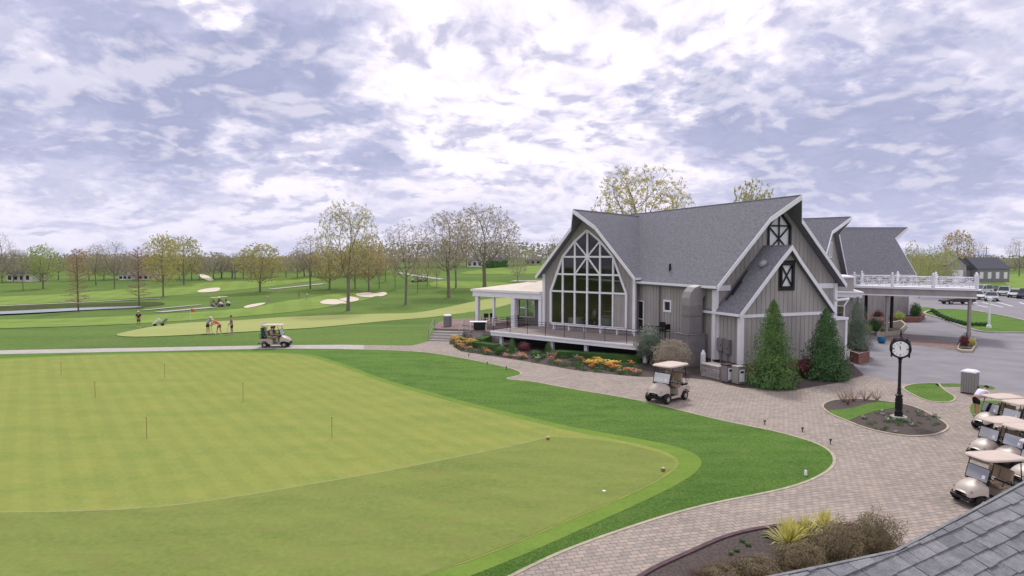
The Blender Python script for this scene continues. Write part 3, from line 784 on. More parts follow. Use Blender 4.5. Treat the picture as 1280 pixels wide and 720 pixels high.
mb = MB(TA @ Matrix.Translation(onroofA(-1.15, .75, .02)) @ Matrix.Rotation(R(-47), 4, 'Y')); mb.lathe([(.30, -.05), (.30, .12), (.24, .22), (.12, .27), (.01, .28)], 14); mb.build('roof_vent', m_metal, club, smooth=True)
mb = MB(TA); mb.tube([onroofA(-3.3, 1.7, .08), onroofA(-1.6, 1.75, .08)], .05, 6); mb.tube([onroofA(-3.0, 1.5, .08), onroofA(-2.2, 1.55, .08)], .07, 6); mb.build('conduit', m_black, club)
# --- little white framed porch box at the right of the annex
TP = TM @ Matrix.Translation((3.35, -1.7, 0))
mb = MB(TP); mb.box(-.1, 1.0, 0, 1.6, 0, 2.95); mb.build('side_entry', m_siding, club)
mb = MB(TP); mb.box(-.2, 1.12, -.12, 1.6, 2.952, 3.12); mb.box(.92, 1.1, -.06, .12, .2, 2.95); mb.build('entry_trim', m_white, club)
mb = MB(TP); mb.tube([(-.1, -.1, 4.3), (1.1, -.1, 4.35)], .09, 8); mb.tube([(1.1, -.1, 4.35), (.7, -.1, 3.9), (.7, -.1, 3.3)], .05, 6); mb.build('downspout', m_white, club)
# --- exhaust duct on the left wall
TD = TM @ Matrix.Translation((-5.15, 1.25, 0))
duct = MB(TD); duct.box(-1.65, -.25, -.65, .65, .02, 2.1); duct.box(-1.70, -.2, -.70, .70, 2.103, 2.17); dd = duct.build('exhaust_duct', m_galv, club, bevel=.02)
duct = MB(TD); duct.box(-1.4, -.35, -.42, .42, 2.172, 3.3); duct.box(-1.44, -.31, -.46, .46, 3.303, 3.36); duct.box(-1.4, -.35, -.42, .42, 3.362, 4.0); duct.build('duct_section', m_galv, dd, bevel=.015)
duct = MB(TD)
prof = [(-1.4, 4.002), (-.35, 4.002), (-.35, 4.45), (-.2, 4.62), (-.02, 4.66), (-.02, 5.3), (-.5, 5.34), (-.95, 5.2), (-1.25, 4.9), (-1.4, 4.5)]
duct.prism([(x, -.42, z) for x, z in prof], (0, .84, 0)); duct.build('duct_elbow', m_metal, dd)
# --- glass gable wing
GO = Vector((6.12, 51.93, 0)); TG = frame(GO.x, GO.y, -39)
DZ = 1.25
roof(TG, 4.7, 5.6, 10.89, 9.9, .7, 2.15, club)
arch = [(-3.6, 1.58), (3.6, 1.58), (3.6, 4.32), (2.4, 7.2), (1.2, 8.46), (0, 9.36), (-1.2, 8.46), (-2.4, 7.2), (-3.6, 4.32)]
arch2 = [(-3.6, 1.58), (2.4, 1.58), (2.4, 4.32), (3.6, 4.32)] + arch[3:]
panel(TG, [gable_loop(4.7, 0.3, 5.6, 10.89, 4.3), arch2], 'wall', club)
gw = MB(TG)
def outline_x(x):
    x = abs(x)
    for (xa, za), (xb, zb_) in (((3.6, 4.32), (2.4, 7.2)), ((2.4, 7.2), (1.2, 8.46)), ((1.2, 8.46), (0, 9.36))):
        if xb <= x <= xa: return za + (zb_ - za) * (xa - x) / (xa - xb)
for i in range(len(arch)):
    a, b = arch[i], arch[(i + 1) % len(arch)]
    gw.bar((a[0], -.05, a[1]), (b[0], -.05, b[1]), .14, .17)
for x in (-2.4, -1.2, 0, 1.2, 2.4): gw.box(x - .065, x + .065, -.09, .05, 1.6, outline_x(x) - .03)
for z, xx in ((4.32, 3.6), (5.76, 3.0), (7.2, 2.4)): gw.box(-xx, xx, -.10, .04, z - .07, z + .07)
for a, b in (((0, 7.2), (-1.2, 8.46)), ((0, 7.2), (1.2, 8.46)), ((0, 7.2), (-1.2, 5.76)), ((0, 7.2), (1.2, 5.76))):
    gw.bar((a[0], -.03, a[1]), (b[0], -.03, b[1]), .11, .11)
gwin = gw.build('gable_window', m_white, club)
g = MB(TG); g.prism([(x, .03, z) for x, z in arch2], (0, .02, 0)); g.build('pane', m_glass, gwin)
for x in (-4.3, 4.3): post(TG, x, -.03, .3, 5.75, .24, 'corner_board', club)
gs = MB(TG @ Matrix.Translation((-4.3, 9.5, 0)) @ Matrix.Rotation(R(-90), 4, 'Z')); gs.box(0, 9.45, 0, .14, .3, 5.9); gs.build('wall', m_siding, club)
gs = MB(TG @ Matrix.Translation((4.3, 0.02, 0)) @ Matrix.Rotation(R(90), 4, 'Z')); gs.box(0.16, 2.2, 0, .14, .3, 5.9); gs.build('wall', m_siding, club)
fl = MB(TG); fl.box(-4.1, 4.1, .16, 9, DZ - .1, DZ); fl.build('floor', m_deck, club)
# lit openings at the back of the hall, seen as pale windows through the glass
bw = MB(TG); bw.holed([rect(-4.1, 4.1, DZ, 5.9), rect(-3.6, -2.6, 2.0, 3.6), rect(-1.3, .6, 1.9, 3.5), rect(1.4, 2.6, 2.0, 3.5)], 8.6, 8.75); bw.build('partition', m_room, club)
bt = MB(TG)
for z in (6.2, 7.6): bt.box(-3.6 + (z - 6.2), 3.6 - (z - 6.2), 2.0, 2.2, z, z + .25); bt.box(-3.6 + (z - 6.2), 3.6 - (z - 6.2), 5.0, 5.2, z, z + .25)
bt.build('roof_truss', mat('m_wood', (.16, .09, .05), .7, .2, 4), club)
# --- flat roofed porch left of the glass wing
PX0, PX1 = -12.0, -4.42
pr = MB(TG); pr.box(PX0 - .3, PX1, -.35, 8, 3.55, 4.02); pr.box(PX0 - .45, PX1 + .0, -.5, 8, 4.022, 4.22); pr.build('porch_fascia', m_white, club)
pr = MB(TG); pr.prism([(PX0 - .38, -.42, 4.222), (PX0 - .38, 8, 4.222), (PX0 - .38, 8, 4.6)], (PX1 - PX0 + .38, 0, 0)); pr.build('porch_roof', m_cream, club)
pr = MB(TG); pr.prism([(-8.2, .8, 4.24), (-8.2, 6.4, 4.5), (-7.2, 3.4, 5.0)], (3.2, 0, 0)); pr.build('roof_hatch', m_cream, club)
for x, w_ in ((PX0 + .1, .34), (-9.9, .2), (-7.55, .42), (-4.62, .3)): post(TG, x, -.1, .95, 3.55, w_, 'porch_post', club)
pw = TG @ Matrix.Translation((0, 2.6, 0))
panel(pw, [rect(-9.4, -4.4, .95, 3.56), rect(-9.15, -8.35, 1.7, 3.2), rect(-8.15, -7.35, 1.7, 3.2), rect(-5.9, -4.9, 1.1, 3.3)], 'wall', club)
window(pw, -9.15, -8.35, 1.7, 3.2, club, bars=(2.4,)); window(pw, -8.15, -7.35, 1.7, 3.2, club, bars=(2.4,))
dr = window(pw, -5.9, -4.9, 1.1, 3.3, club, name='door', fm=m_dark, glass=m_wind); h = MB(pw); h.box(-5.86, -5.8, -.1, -.05, 2.0, 2.3); h.build('handle', m_metal, dr)
# --- deck in front of the glass
dk = MB(TG); dk.box(-5.6, 9.2, -5.4, -.02, DZ - .12, DZ); dk.build('deck', m_deck, club)
df = MB(TG); df.box(-5.66, 9.2, -5.46, -5.402, DZ - .36, DZ + .01); df.box(-5.66, -5.602, -5.4, -2, DZ - .36, DZ + .01); df.box(-5.7, 9.2, -5.52, -5.462, DZ - .12, DZ - .02); df.build('deck_fascia', m_white, club)
for x in (-4.9, .1, 3.1, 7.8): post(TG, x, -5.0, 0, DZ - .37, .24, 'deck_post', club)
sk = MB(TG); sk.box(-5.2, 8.4, -3.2, -3.1, 0, DZ - .13); sk.build('under_deck_shade', m_black, club)  # black panel added to stand in for the shade under the deck
rl = MB(TG)
x = -5.5
while x < 8.4:
    rl.tube([(x, -5.3, DZ), (x, -5.3, DZ + 1.0)], .022, 5); x += 1.72
for y in (-3.6, -2.0): rl.tube([(-5.5, y, DZ), (-5.5, y, DZ + 1.0)], .022, 5)
for z in (1.0, .82): rl.tube([(-5.5, -2.0, DZ + z), (-5.5, -5.3, DZ + z)], .014, 4); rl.tube([(-5.5, -5.3, DZ + z), (8.4, -5.3, DZ + z)], .014, 4)
for z in (.66, .5, .34, .18): rl.tube([(-5.5, -5.3, DZ + z), (8.4, -5.3, DZ + z)], .005, 3)
rl.build('railing', m_dark, club)
# --- second and third wings behind
T2 = frame(31.7, 64.0, 51)
roof(T2, 5.8, 5.22, 11.1, 15, .5, 1.9, club)
panel(T2, [gable_loop(5.8, 0, 5.22, 11.1, 5.4)], 'wall', club, step=.5)
for s in (-1, 1): mbx = MB(T2 @ Matrix.Translation((s * 5.33, 7.5, 0))); mbx.box(-.07, .07, -7.3, 7, 0, 5.3); mbx.build('wall', m_siding, club)
window(T2 @ Matrix.Translation((0, -.07, 0)), -.5, .5, 7.2, 8.6, club, mull=(0,))
T3 = frame(46.0, 79.2, 90)
roof(T3, 5.6, 5.13, 10.8, 17, .5, 2.8, club)
panel(T3, [gable_loop(5.6, 0, 5.13, 10.8, 5.3)], 'wall', club, step=.6)
panel(T3 @ Matrix.Translation((-5.3, 16.5, 0)) @ Matrix.Rotation(R(-90), 4, 'Z'), [rect(0, 16.4, 0, 5.2)], 'wall', club, step=.6)
post(T3, -5.3, 0, 0, 5.2, .35, 'corner_board', club)
# low link with flat roofs between the wings
TL = frame(27.2, 53.0, -20)
mbx = MB(TL); mbx.box(-4, 1.0, 0, 6, 0, 5.45); mbx.build('link_block', m_siding, club)
mbx = MB(TL); mbx.box(-4.1, 1.1, -.12, 6, 5.452, 5.58); mbx.build('parapet', m_white, club)
mbx = MB(TL); mbx.box(-4.1, 1.5, -1.0, 6, 3.9, 4.25); mbx.box(-4.15, 1.6, -1.1, 6, 4.252, 4.36); mbx.build('entry_roof', m_white, club)
mbx = MB(TL); mbx.box(-3.9, .95, -.05, 5.9, 0, .8); mbx.build('foundation', m_brick, club)
post(TL, 1.3, -.8, 0, 3.9, .18, 'entry_post', club)
window(TL @ Matrix.Translation((0, -.07, 0)), -.6, .3, .9, 3.1, club, name='door', fm=m_white)
# ------------------------------------------------------------------ covered drive-up
bx = Vector((.777, -.63, 0)); ax = Vector((.58, .815, 0))
pc = empty('drive_canopy', (35.8, 56.5, 0), 0, 'flat drive-up canopy with white lattice railing over the entrance drive', 'canopy')
CR = Vector((39.2, 53.9, 0)); CLn = 9.3
def cp(s, t, z): return CR - bx * s + ax * t + Vector((0, 0, z))
mbx = MB(); mbx.prism([cp(0, 0, 3.7), cp(CLn, 0, 3.7), cp(CLn, 5.3, 3.7), cp(0, 5.3, 3.7)], (0, 0, .62)); mbx.build('beam', m_siding, pc)
mbx = MB(); mbx.prism([cp(-.12, -.12, 4.322), cp(CLn, -.12, 4.322), cp(CLn, 5.42, 4.322), cp(-.12, 5.42, 4.322)], (0, 0, .2)); mbx.prism([cp(-.06, -.06, 3.66), cp(CLn, -.06, 3.66), cp(CLn, 0, 3.66), cp(0, 0, 3.66)], (0, 0, .12)); mbx.build('cornice', m_white, pc)
def lattice(p0, p1, n, parent):
    mb = MB(); d = (p1 - p0)
    for z, w_ in ((.12, .07), (.82, .08)): mb.bar(p0 + Vector((0, 0, z)), p1 + Vector((0, 0, z)), .06, w_)
    for i in range(n):
        a = p0 + d * (i / n); b = p0 + d * ((i + 1) / n); c = (a + b) / 2; lo = Vector((0, 0, .14)); hi = Vector((0, 0, .80))
        mb.bar(a + lo, b + hi, .03, .045); mb.bar(a + hi, b + lo, .034, .045)
        mb.bar(c + lo, c + hi, .038, .045)
        mb.bar(a + Vector((0, 0, .47)), b + Vector((0, 0, .47)), .042, .045)
    mb.build('railing', m_white, parent)
    return mb
sl = [0, 3.1, 6.2, 9.3]
lattice(cp(0, 0, 4.5), cp(CLn, 0, 4.5), 9, pc); lattice(cp(0, 0, 4.5), cp(0, 5.3, 4.5), 5, pc); lattice(cp(CLn, 5.3, 4.5), cp(0, 5.3, 4.5), 9, pc)
for s in sl:
    for t in (0, 5.3):
        mbx = MB(Matrix.Translation(cp(s, t, 4.52))); mbx.box(-.1, .1, -.1, .1, 0, .98); mbx.box(-.14, .14, -.14, .14, .982, 1.05); mbx.lathe([(.03, 1.05), (.10, 1.14), (.10, 1.2), (.01, 1.3)], 8); mbx.build('railing_post', m_white, pc)
for s, t, m_ in ((.45, .3, m_siding), (.45, 4.9, m_dark), (6.6, .3, m_siding), (6.6, 4.9, m_dark), (8.6, 2.9, m_dark)):
    mbx = MB(Matrix.Translation(cp(s, t, 0))); mbx.box(-.10, .10, -.10, .10, 0, 3.7); mbx.box(-.14, .14, -.14, .14, 0, .3); mbx.box(-.14, .14, -.14, .14, 3.55, 3.69); mbx.build('column', m_, pc)
# planters at its feet
def planter(pts, h, m, rim, label, fill=True):
    r = empty('planter', pts[0], 0, label, 'planter')
    mb = MB(); n = len(pts); c = sum((Vector(p) for p in pts), Vector()) / n
    inn = [c + (Vector(p) - c) * .86 for p in pts]
    for i in range(n):
        a, b = Vector(pts[i]), Vector(pts[(i + 1) % n]); ia, ib = inn[i], inn[(i + 1) % n]
        mb.prism([a, b, ib, ia], (0, 0, h))
    mb.build('surround', m, r)
    mb = MB(); mb.prism([p + Vector((0, 0, .0)) for p in inn], (0, 0, h - .06)); mb.build('soil', m_mulch, r)
    return r
P4 = lambda *q: [at(x, y, 0) for x, y in q]
planter(P4((1196, 438.5), (1201, 440.8), (1215, 441), (1221, 432), (1218, 424), (1208, 424), (1200, 430)), .18, m_kerb, None, 'low kerbed planter at the foot of the right canopy columns')
planter(P4((1062, 452), (1073, 456), (1086, 453), (1087, 446), (1075, 444), (1062, 445)), .75, m_brick, None, 'square red brick planter under the grey blue evergreen')
planter(P4((1096, 421), (1125, 418), (1133, 409), (1127, 404), (1103, 408)), .35, m_kerb, None, 'kerbed planting bed at the left canopy column')
planter(P4((1115, 403.5), (1150, 403), (1156, 398), (1150, 395), (1117, 397)), .55, m_brick, None, 'long low brick planter beneath the far hall wall')
planter(P4((1086, 413), (1098, 415), (1105, 408), (1098, 401), (1084, 404)), .8, m_brick, None, 'brick planter with red foliage by the entrance door')
# ------------------------------------------------------------------ terrace, stairs
tp = [at(x, y, .88) for x, y in ((542, 410.5), (580, 411.5), (604, 414), (628, 415), (625, 397), (560, 399), (548, 403))]
ter = empty('terrace', (tp[0].x, tp[0].y, 0), 0, 'raised brick terrace with a stone wall between steps and deck', 'terrace')
mb = MB(); mb.prism([p + Vector((0, 0, -1.3)) for p in tp], (0, 0, 1.24)); mb.build('retaining_wall', m_stone, ter)
cc = sum(tp, Vector()) / len(tp)
mb = MB(); mb.prism([cc + (p - cc) * 1.012 + Vector((0, 0, -.058)) for p in tp], (0, 0, .06)); mb.build('paving', m_pavred, ter)
s0 = at(543, 410.8, .88); s1 = at(580, 411.8, .88); d = (s1 - s0).normalized(); n = Vector((d.y, -d.x, 0))
if n.y > 0: n = -n
st = empty('entry_steps', (s0.x, s0.y, 0), 0, 'wide stone steps with side rails leading up to the brick terrace', 'steps')
for i in range(4):
    z = .88 - .2 * (i + 1) + .01; a = s0 + n * (.36 * i + .01)
    mb = MB(); q = [a, a + d * (s1 - s0).length, a + d * (s1 - s0).length + n * .36, a + n * .36]
    q = [Vector((p.x, p.y, 0)) for p in q]
    mb.prism([Vector((p.x, p.y, -.05)) for p in q], (0, 0, z - .005)); mb.prism([Vector((p.x, p.y, z - .05)) for p in [q[0], q[1], q[2] + n * .03, q[3] + n * .03]], (0, 0, .06)); mb.build('step', m_conc, st)
for p in (s0, s1):
    mb = MB(); b = p + n * 1.45
    mb.tube([p + Vector((0, 0, 0)), p + Vector((0, 0, .9)), Vector((b.x, b.y, .95)), Vector((b.x, b.y, 0))], .03, 6)
    mb.tube([p + Vector((0, 0, .5)), Vector((b.x, b.y, .5))], .02, 5); mb.build('handrail', m_metal, st)
# ------------------------------------------------------------------ roof under the camera's edge
nr_e = Vector((.858, .514, 0)); SL = R(22)
nr_g = Vector((.514 * math.cos(SL), -.858 * math.cos(SL), -math.sin(SL))); nr_n = nr_e.cross(nr_g)
if nr_n.z < 0: nr_n = -nr_n
Q0 = at(1124, 692, 4.55)
def onplane(px, py):
    d = ray(px, py); o = Vector((0, 0, H)); return o + d * ((Q0 - o).dot(nr_n) / d.dot(nr_n))
KB = [onplane(*q) for q in ((962, 726), (1045, 709), (1124, 692), (1210, 646), (1320, 585))]
nr = empty('near_building', (Q0.x, Q0.y, 0), 0, 'close grey shingled roof corner at the bottom right edge of the view', 'building')
bands = [MB() for _ in range(4)]
for r_ in range(-16, 22):
    x = -3.4 - random.random() * .3
    while x < 4.4:
        w_ = random.uniform(.15, .30); th = random.choice((.005, .009, .015)); drop = random.choice((0, 0, .012))
        a = Q0 + nr_e * (x + .003) + nr_g * (r_ * .14 + drop); b = Q0 + nr_e * (x + w_ - .003) + nr_g * (r_ * .14 + drop); x += w_
        t = nr_g * -.165; k_ = nr_e * random.uniform(-.006, .006)
        bands[random.choice((0, 0, 1, 1, 2, 3))].add([a + nr_n * .001, b + nr_n * .001, b + t + nr_n * .0005 + k_, a + t + nr_n * .0005 + k_, a + nr_n * (.012 + th), b + nr_n * (.012 + th), b + t + nr_n * (.002 + th * .2) + k_, a + t + nr_n * (.002 + th * .2) + k_],
            [(0, 3, 2, 1), (4, 5, 6, 7), (0, 1, 5, 4), (1, 2, 6, 5), (2, 3, 7, 6), (3, 0, 4, 7)])
allb = MB()
for k, b in enumerate(bands): allb.add(b.v, b.f, k)
ms = [mat('m_tab%d' % k, c, .92, .22, 9, 1.0, 110, detail=8) for k, c in enumerate(((.27, .275, .295), (.31, .315, .33), (.345, .345, .36), (.235, .24, .26)))]
def clipped(lo, hi, segs):
    """the part of the shingle field between the planes lo..hi, cut along one straight edge of the roof"""
    bm = bmesh.new(); vs = [bm.verts.new(v) for v in allb.v]
    for f, m_ in zip(allb.f, allb.mi):
        fc = bm.faces.new([vs[i] for i in f]); fc.material_index = m_
    for A, B, keep in segs:
        no = (B - A).cross(Vector((0, 0, 1))).normalized()
        if (keep - A).dot(no) > 0: no = -no
        bmesh.ops.bisect_plane(bm, geom=bm.verts[:] + bm.edges[:] + bm.faces[:], plane_co=A, plane_no=no, clear_outer=True)
    me = bpy.data.meshes.new('roof'); bm.transform(Matrix.Translation(-nr.location)); bm.to_mesh(me); bm.free()
    for m_ in ms: me.materials.append(m_)
    o = bpy.data.objects.new('roof', me); COL.objects.link(o); o.parent = nr
inner = Q0 + nr_g * 1.5
for i in range(len(KB) - 1):
    A, B = KB[i], KB[i + 1]; seg = [(A, B, inner if i else inner)]
    lft = A - nr_e * 0; seg.append((A, A + nr_g * 3, B)); seg.append((B, B + nr_g * 3, A))
    if i == 0: seg.pop(1)
    if i == len(KB) - 2: seg.pop(2)
    clipped(None, None, seg)
mb = MB(); poly = KB + [KB[-1] + nr_g * 3.0, KB[0] + nr_g * 2.0]
mb.prism([p - nr_n * .004 for p in poly], nr_n * -.14); mb.build('roof_deck', m_dark, nr)
mb = MB()
for i in range(len(KB) - 1):
    A, B = KB[i] + nr_g * .5, KB[i + 1] + nr_g * .5
    za = min(A.z, B.z) - .2
    A0 = Vector((A.x, A.y, 0)); B0_ = Vector((B.x, B.y, 0)); up = Vector((0, 0, za))
    mb.prism([A0, B0_, B0_ + up, A0 + up], nr_g.cross(Vector((0, 0, 0))) + Vector((nr_g.x, nr_g.y, 0)) * .15)
mb.build('wall', m_siding, nr)
mb = MB()
for i in range(len(KB) - 1): mb.bar(KB[i] - nr_n * .05 - nr_g * .012, KB[i + 1] - nr_n * .05 - nr_g * .012, .03, .12)
mb.build('rake_board', MATS['m_tab1'], nr)
# ------------------------------------------------------------------ trees
def ptree(px, by, ty, wpx, kind, k, leaf, label, group=None, bark=None, name='tree', Y=None, cat='tree', z0=None):
    p = at(px, by) if Y is None else Vector(((px - 640) / F * Y, Y, hgt((px - 640) / F * Y, Y)))
    h = hpx(p, ty) - p.z
    return put_tree(p, h, wpx * p.y / F, kind, k, lf[leaf], bark or m_bark, label, group, name, cat)
TR = [
 (435, 388.5, 250, 80, 'oak', 0, 'olive', 'tallest fairway tree with sparse olive buds, standing before the white bunkers', 'oak_tree'),
 (606, 360, 252, 88, 'oak', 1, 'grey', 'broad bare grey oak nearest the left side of the clubhouse', 'oak_tree'),
 (561, 372, 262, 76, 'oak', 2, 'grey', 'leaning bare oak with low forked trunk left of the broad grey oak', 'oak_tree'),
 (570, 360, 283, 40, 'tall', 0, 'tan', 'slim tan tree close behind the leaning forked oak', 'tree'),
 (507, 381, 273, 56, 'tall', 1, 'grey', 'slender straight grey tree between the bunkers and the leaning oak', 'tree'),
 (388, 361, 291, 40, 'tall', 2, 'grey', 'narrow bare tree left of the tallest fairway tree', 'tree'),
 (412, 362, 304, 50, 'bush', 0, 'tan', 'low tan leafed tree just left behind the tallest fairway tree', 'tree'),
 (461, 364, 290, 46, 'bush', 1, 'tan', 'bushy tan leafed tree right behind the tallest fairway tree', 'tree'),
 (444, 362, 300, 36, 'bush', 2, 'tan', 'tan leafed tree behind the trunk of the tallest fairway tree', 'tree'),
 (325, 365, 303, 56, 'bush', 3, 'olive', 'round spreading olive tree alone on the fairway left of centre', 'tree'),
 (204, 371, 289, 46, 'bush', 4, 'gold', 'golden budding tree with an upright crown above the three putting golfers', 'tree'),
 (230, 356, 294, 48, 'bush', 5, 'olive', 'yellow green tree with round crown right behind the golden tree', 'tree'),
 (174, 382, 308, 32, 'cone', 0, 'red', 'narrow reddish conical tree at the right end of the pond', 'cypress_tree'),
 (98, 390, 309, 36, 'cone', 1, 'red', 'narrow reddish conical tree standing in front of the pond', 'cypress_tree'),
 (54, 361, 303, 40, 'bush', 6, 'lime', 'yellow green round tree at far left beyond the pond', 'tree'),
 (29, 364, 312, 20, 'tall', 3, 'grey', 'thin bare tree left of the yellow green round tree', 'tree'),
 (143, 361, 299, 38, 'bare', 0, 'grey', 'bare grey vase shaped tree between the two reddish conical trees', 'tree'),
 (120, 357, 304, 26, 'tall', 4, 'grey', 'thin pale bare tree right of the reddish tree by the pond', 'tree'),
 (-2, 362, 289, 44, 'bare', 1, 'grey', 'bare grey tree cut by the left edge of the view', 'tree'),
 (647, 352, 315, 26, 'thick', 0, 'grey', 'small round greyish tree on the upper fairway near the porch', 'tree'),
 (494, 361, 318, 16, 'tall', 0, 'tan', None, 'sapling'), (534, 358, 316, 18, 'tall', 1, 'tan', None, 'sapling'), (546, 358, 320, 14, 'tall', 2, 'tan', None, 'sapling'),
 (522, 366, 318, 18, 'tall', 3, 'tan', None, 'sapling'), (482, 352, 316, 20, 'tall', 4, 'tan', None, 'sapling'), (474, 361, 312, 20, 'tall', 1, 'tan', None, 'sapling'),
]
for px, by, ty, wpx, kind, k, leaf, lab, nm in TR:
    if lab is None: ptree(px, by, ty, wpx, kind, k, leaf, 'small thin tan sapling on the rise behind the bunkers', 'saplings behind the bunkers', name='sapling', cat='sapling')
    else: ptree(px, by, ty, wpx, kind, k, leaf, lab, None, m_barkr if leaf == 'red' else m_bark, name=nm)
ptree(803, 0, 205, 132, 'oak', 3, 'gold', 'big spreading yellow budded tree rising behind the clubhouse ridge', name='oak_tree', Y=96)
ptree(938, 0, 224, 62, 'bush', 7, 'olive', 'round olive treetop showing behind the right part of the clubhouse ridge', Y=100)
ptree(693, 0, 291, 26, 'bare', 2, 'grey', 'bare grey treetop just left of the glass gable peak', Y=120)
# far rows
rs = random.Random(3)
def farrow(x0, x1, step, yb, yt, kinds, leaves, label, group, Y=None, w=(26, 44)):
    x = x0
    while x < x1:
        t = (x - x0) / max(1, x1 - x0)
        by = yb[0] + (yb[1] - yb[0]) * t + rs.uniform(-1.5, 1.5); ty = yt[0] + (yt[1] - yt[0]) * t + rs.uniform(-9, 7)
        ptree(x, by, ty, rs.uniform(*w), rs.choice(kinds), rs.randrange(4), rs.choice(leaves), label, group, name='distant_tree', Y=None if Y is None else Y + rs.uniform(-12, 12))
        x += step * rs.uniform(.6, 1.4)
farrow(-15, 300, 16, (352, 349), (317, 318), ('thick', 'bare', 'thick'), ('grey', 'tan', 'olive', 'grey'), 'far budding tree in the wood line beyond the left fairways', 'distant trees beyond the left fairways')
farrow(290, 480, 14, (349, 343), (316, 312), ('thick', 'thick', 'bare'), ('tan', 'olive', 'tan', 'grey'), 'far budding tree in the wood line beyond the middle fairway', 'distant trees beyond the middle fairway')
farrow(480, 700, 13, (336, 331), (312, 308), ('thick', 'bare', 'bare'), ('grey', 'tan', 'olive'), 'far budding tree on the crest left of the clubhouse', 'distant trees on the crest left of the clubhouse')
for i, (px, wpx, ty) in enumerate([(1150, 22, 312), (1162, 22, 306), (1174, 20, 314), (1184, 20, 310), (1140, 18, 300)]):
    ptree(px, 0, ty, wpx + 6, 'thick', i % 4, 'lime' if i % 2 else 'olive', 'tall leafy yellow green tree in the row between far hall and barn', 'green row beyond the far hall', Y=112 + i * 2, name='tree')
ptree(1196, 0, 287, 36, 'bush', 2, 'tan', 'tall tan budding tree rising behind the grey barn', Y=210)
ptree(1221, 0, 300, 26, 'bare', 3, 'grey', 'thin bare tree right behind the grey barn roof', Y=225)
ptree(1274, 0, 296, 34, 'bare', 0, 'grey', 'dark bare tree at the right edge beyond the parking', Y=240)
ptree(1212, 351, 322, 14, 'thick', 1, 'red', 'small reddish tree in front of the grey barn', name='tree')
farrow(1215, 1330, 12, (0, 0), (330, 330), ('thick', 'bare'), ('grey', 'tan'), 'low hazy tree on the horizon right of the barn', 'distant trees right of the barn', Y=420, w=(20, 34))
farrow(1248, 1330, 7, (0, 0), (326, 326), ('thick', 'bare'), ('grey', 'tan', 'grey'), 'budding tree on the field edge right of the barn', 'trees on the field edge right of the barn', Y=330, w=(18, 28))
# far woods that read as one mass
mb = MB(); rw = random.Random(5)
for i in range(15000):
    x = rw.uniform(-420, 190); y = rw.uniform(285, 345) + 30 * math.sin(x * .02)
    hh = 7.4 + 2.5 * noise.noise(Vector((x * .03, 1.3, y * .02))) + 1.5 * noise.noise(Vector((x * .13, 7, 0)))
    if x > -60: hh += 1.0
    leafquad(mb, Vector((x, y, hgt(x, y) + rw.uniform(0, 1) ** .7 * hh)), rw.uniform(.7, 1.9), 0, Vector((0, -1, .3)))
for i in range(4500):
    x = rw.uniform(230, 700); y = rw.uniform(420, 470); leafquad(mb, Vector((x, y, rw.uniform(0, 8 + 3 * noise.noise(Vector((x * .03, 0, 0)))))), rw.uniform(1, 2.6), 0, Vector((0, -1, .3)))
o = mb.build('distant_woods', leafmat('leaf_woods', (.20, .20, .14), (.32, .31, .22), .3, .12)); tag(o, 'low grey green brush and woods along the horizon', 'woods', kind='stuff')
# ------------------------------------------------------------------ evergreens and shrubs
def conifer(px, by, ty, wpx, leaf, label, n=11000, s=.15, name='evergreen_tree', power=.72, base=None, round_=False):
    p = base or at(px, by); h = hpx(p, ty) - p.z; r = wpx * p.y / F / 2
    e = empty(name, p, 0, label, 'evergreen')
    mb = MB(); cr = MB()
    prof = []
    def rad(t):
        a = (1 - t) ** power
        if t < .16: a *= .78 + .22 * (t / .16)
        return r * a
    for i in range(9): t = i / 8; prof.append((max(.01, rad(t) * .52), .05 + t * h * .96))
    for i in range(n):
        t = random.random() ** 1.35; az = random.uniform(0, 6.283)
        k = 1 + .30 * noise.noise(Vector((math.cos(az) * 2.0, math.sin(az) * 2.0, t * h * 1.3 + px))) + .30 * noise.noise(Vector((math.cos(az) * 5, math.sin(az) * 5, t * h * 3.2 + px)))
        rr = (rad(t) + .03) * k * random.uniform(.55, 1.04)
        q = Vector((math.cos(az) * rr, math.sin(az) * rr, .05 + t * h * random.uniform(.97, 1.01)))
        leafquad(cr, q, s * random.uniform(.5, 1.3) * (1 - .45 * t), 0, Vector((math.cos(az), math.sin(az), .5)), .5)
    mb.lathe(prof, 12); a = mb.build('inner_boughs', lf[leaf], e, world=False); cr.build('crown', lf[leaf], e, world=False)
    tk = MB(); tk.tube([(0, 0, -.05), (0, 0, h * .4)], [.09, .05], 7); tk.build('trunk', m_bark, e, world=False)
    return e
conifer(965, 483, 376, 72, 'arbor', 'lighter green pyramidal evergreen standing against the small gable wall')
conifer(1031, 473, 386, 66, 'dkgreen', 'darker green pyramidal evergreen at the right corner of the small gable')
conifer(1067, 0, 372, 40, 'blue', 'grey blue evergreen growing in the square red brick planter', 7000, .11, power=.5, base=at(1073, 449, 0) + Vector((0, .3, .7)))
def shrub(px, by, wpx, hpx_, leaf, label, n=1600, s=.07, name='shrub', group=None, box=False, ry=None, inner=True, cat='shrub', rot=0, sleaf=None, base=None):
    p = base or at(px, by); k = p.y / F; rx = wpx * k / 2; h = hpx_ * k
    e = empty(name, p, rot, label, cat, group)
    cr = MB(); blob_foliage(cr, (0, 0, h / 2), rx, ry or rx * .9, h / 2 * 1.05, n, s, box=box)
    cr.build('foliage', lf[leaf], e, world=False)
    inb = MB()
    if box: inb.box(-rx * .86, rx * .86, -(ry or rx) * .86, (ry or rx) * .86, .02, h * .9)
    else: solid_blob(inb, (0, 0, h / 2), rx, ry or rx * .9, h / 2, .74)
    inb.build('branches', lf[leaf] if box or inner else m_bark, e, world=False)
    return e
shrub(1006, 473, 22, 26, 'maroon', 'dark red shrub between the two pyramidal evergreens', 1500, .08)
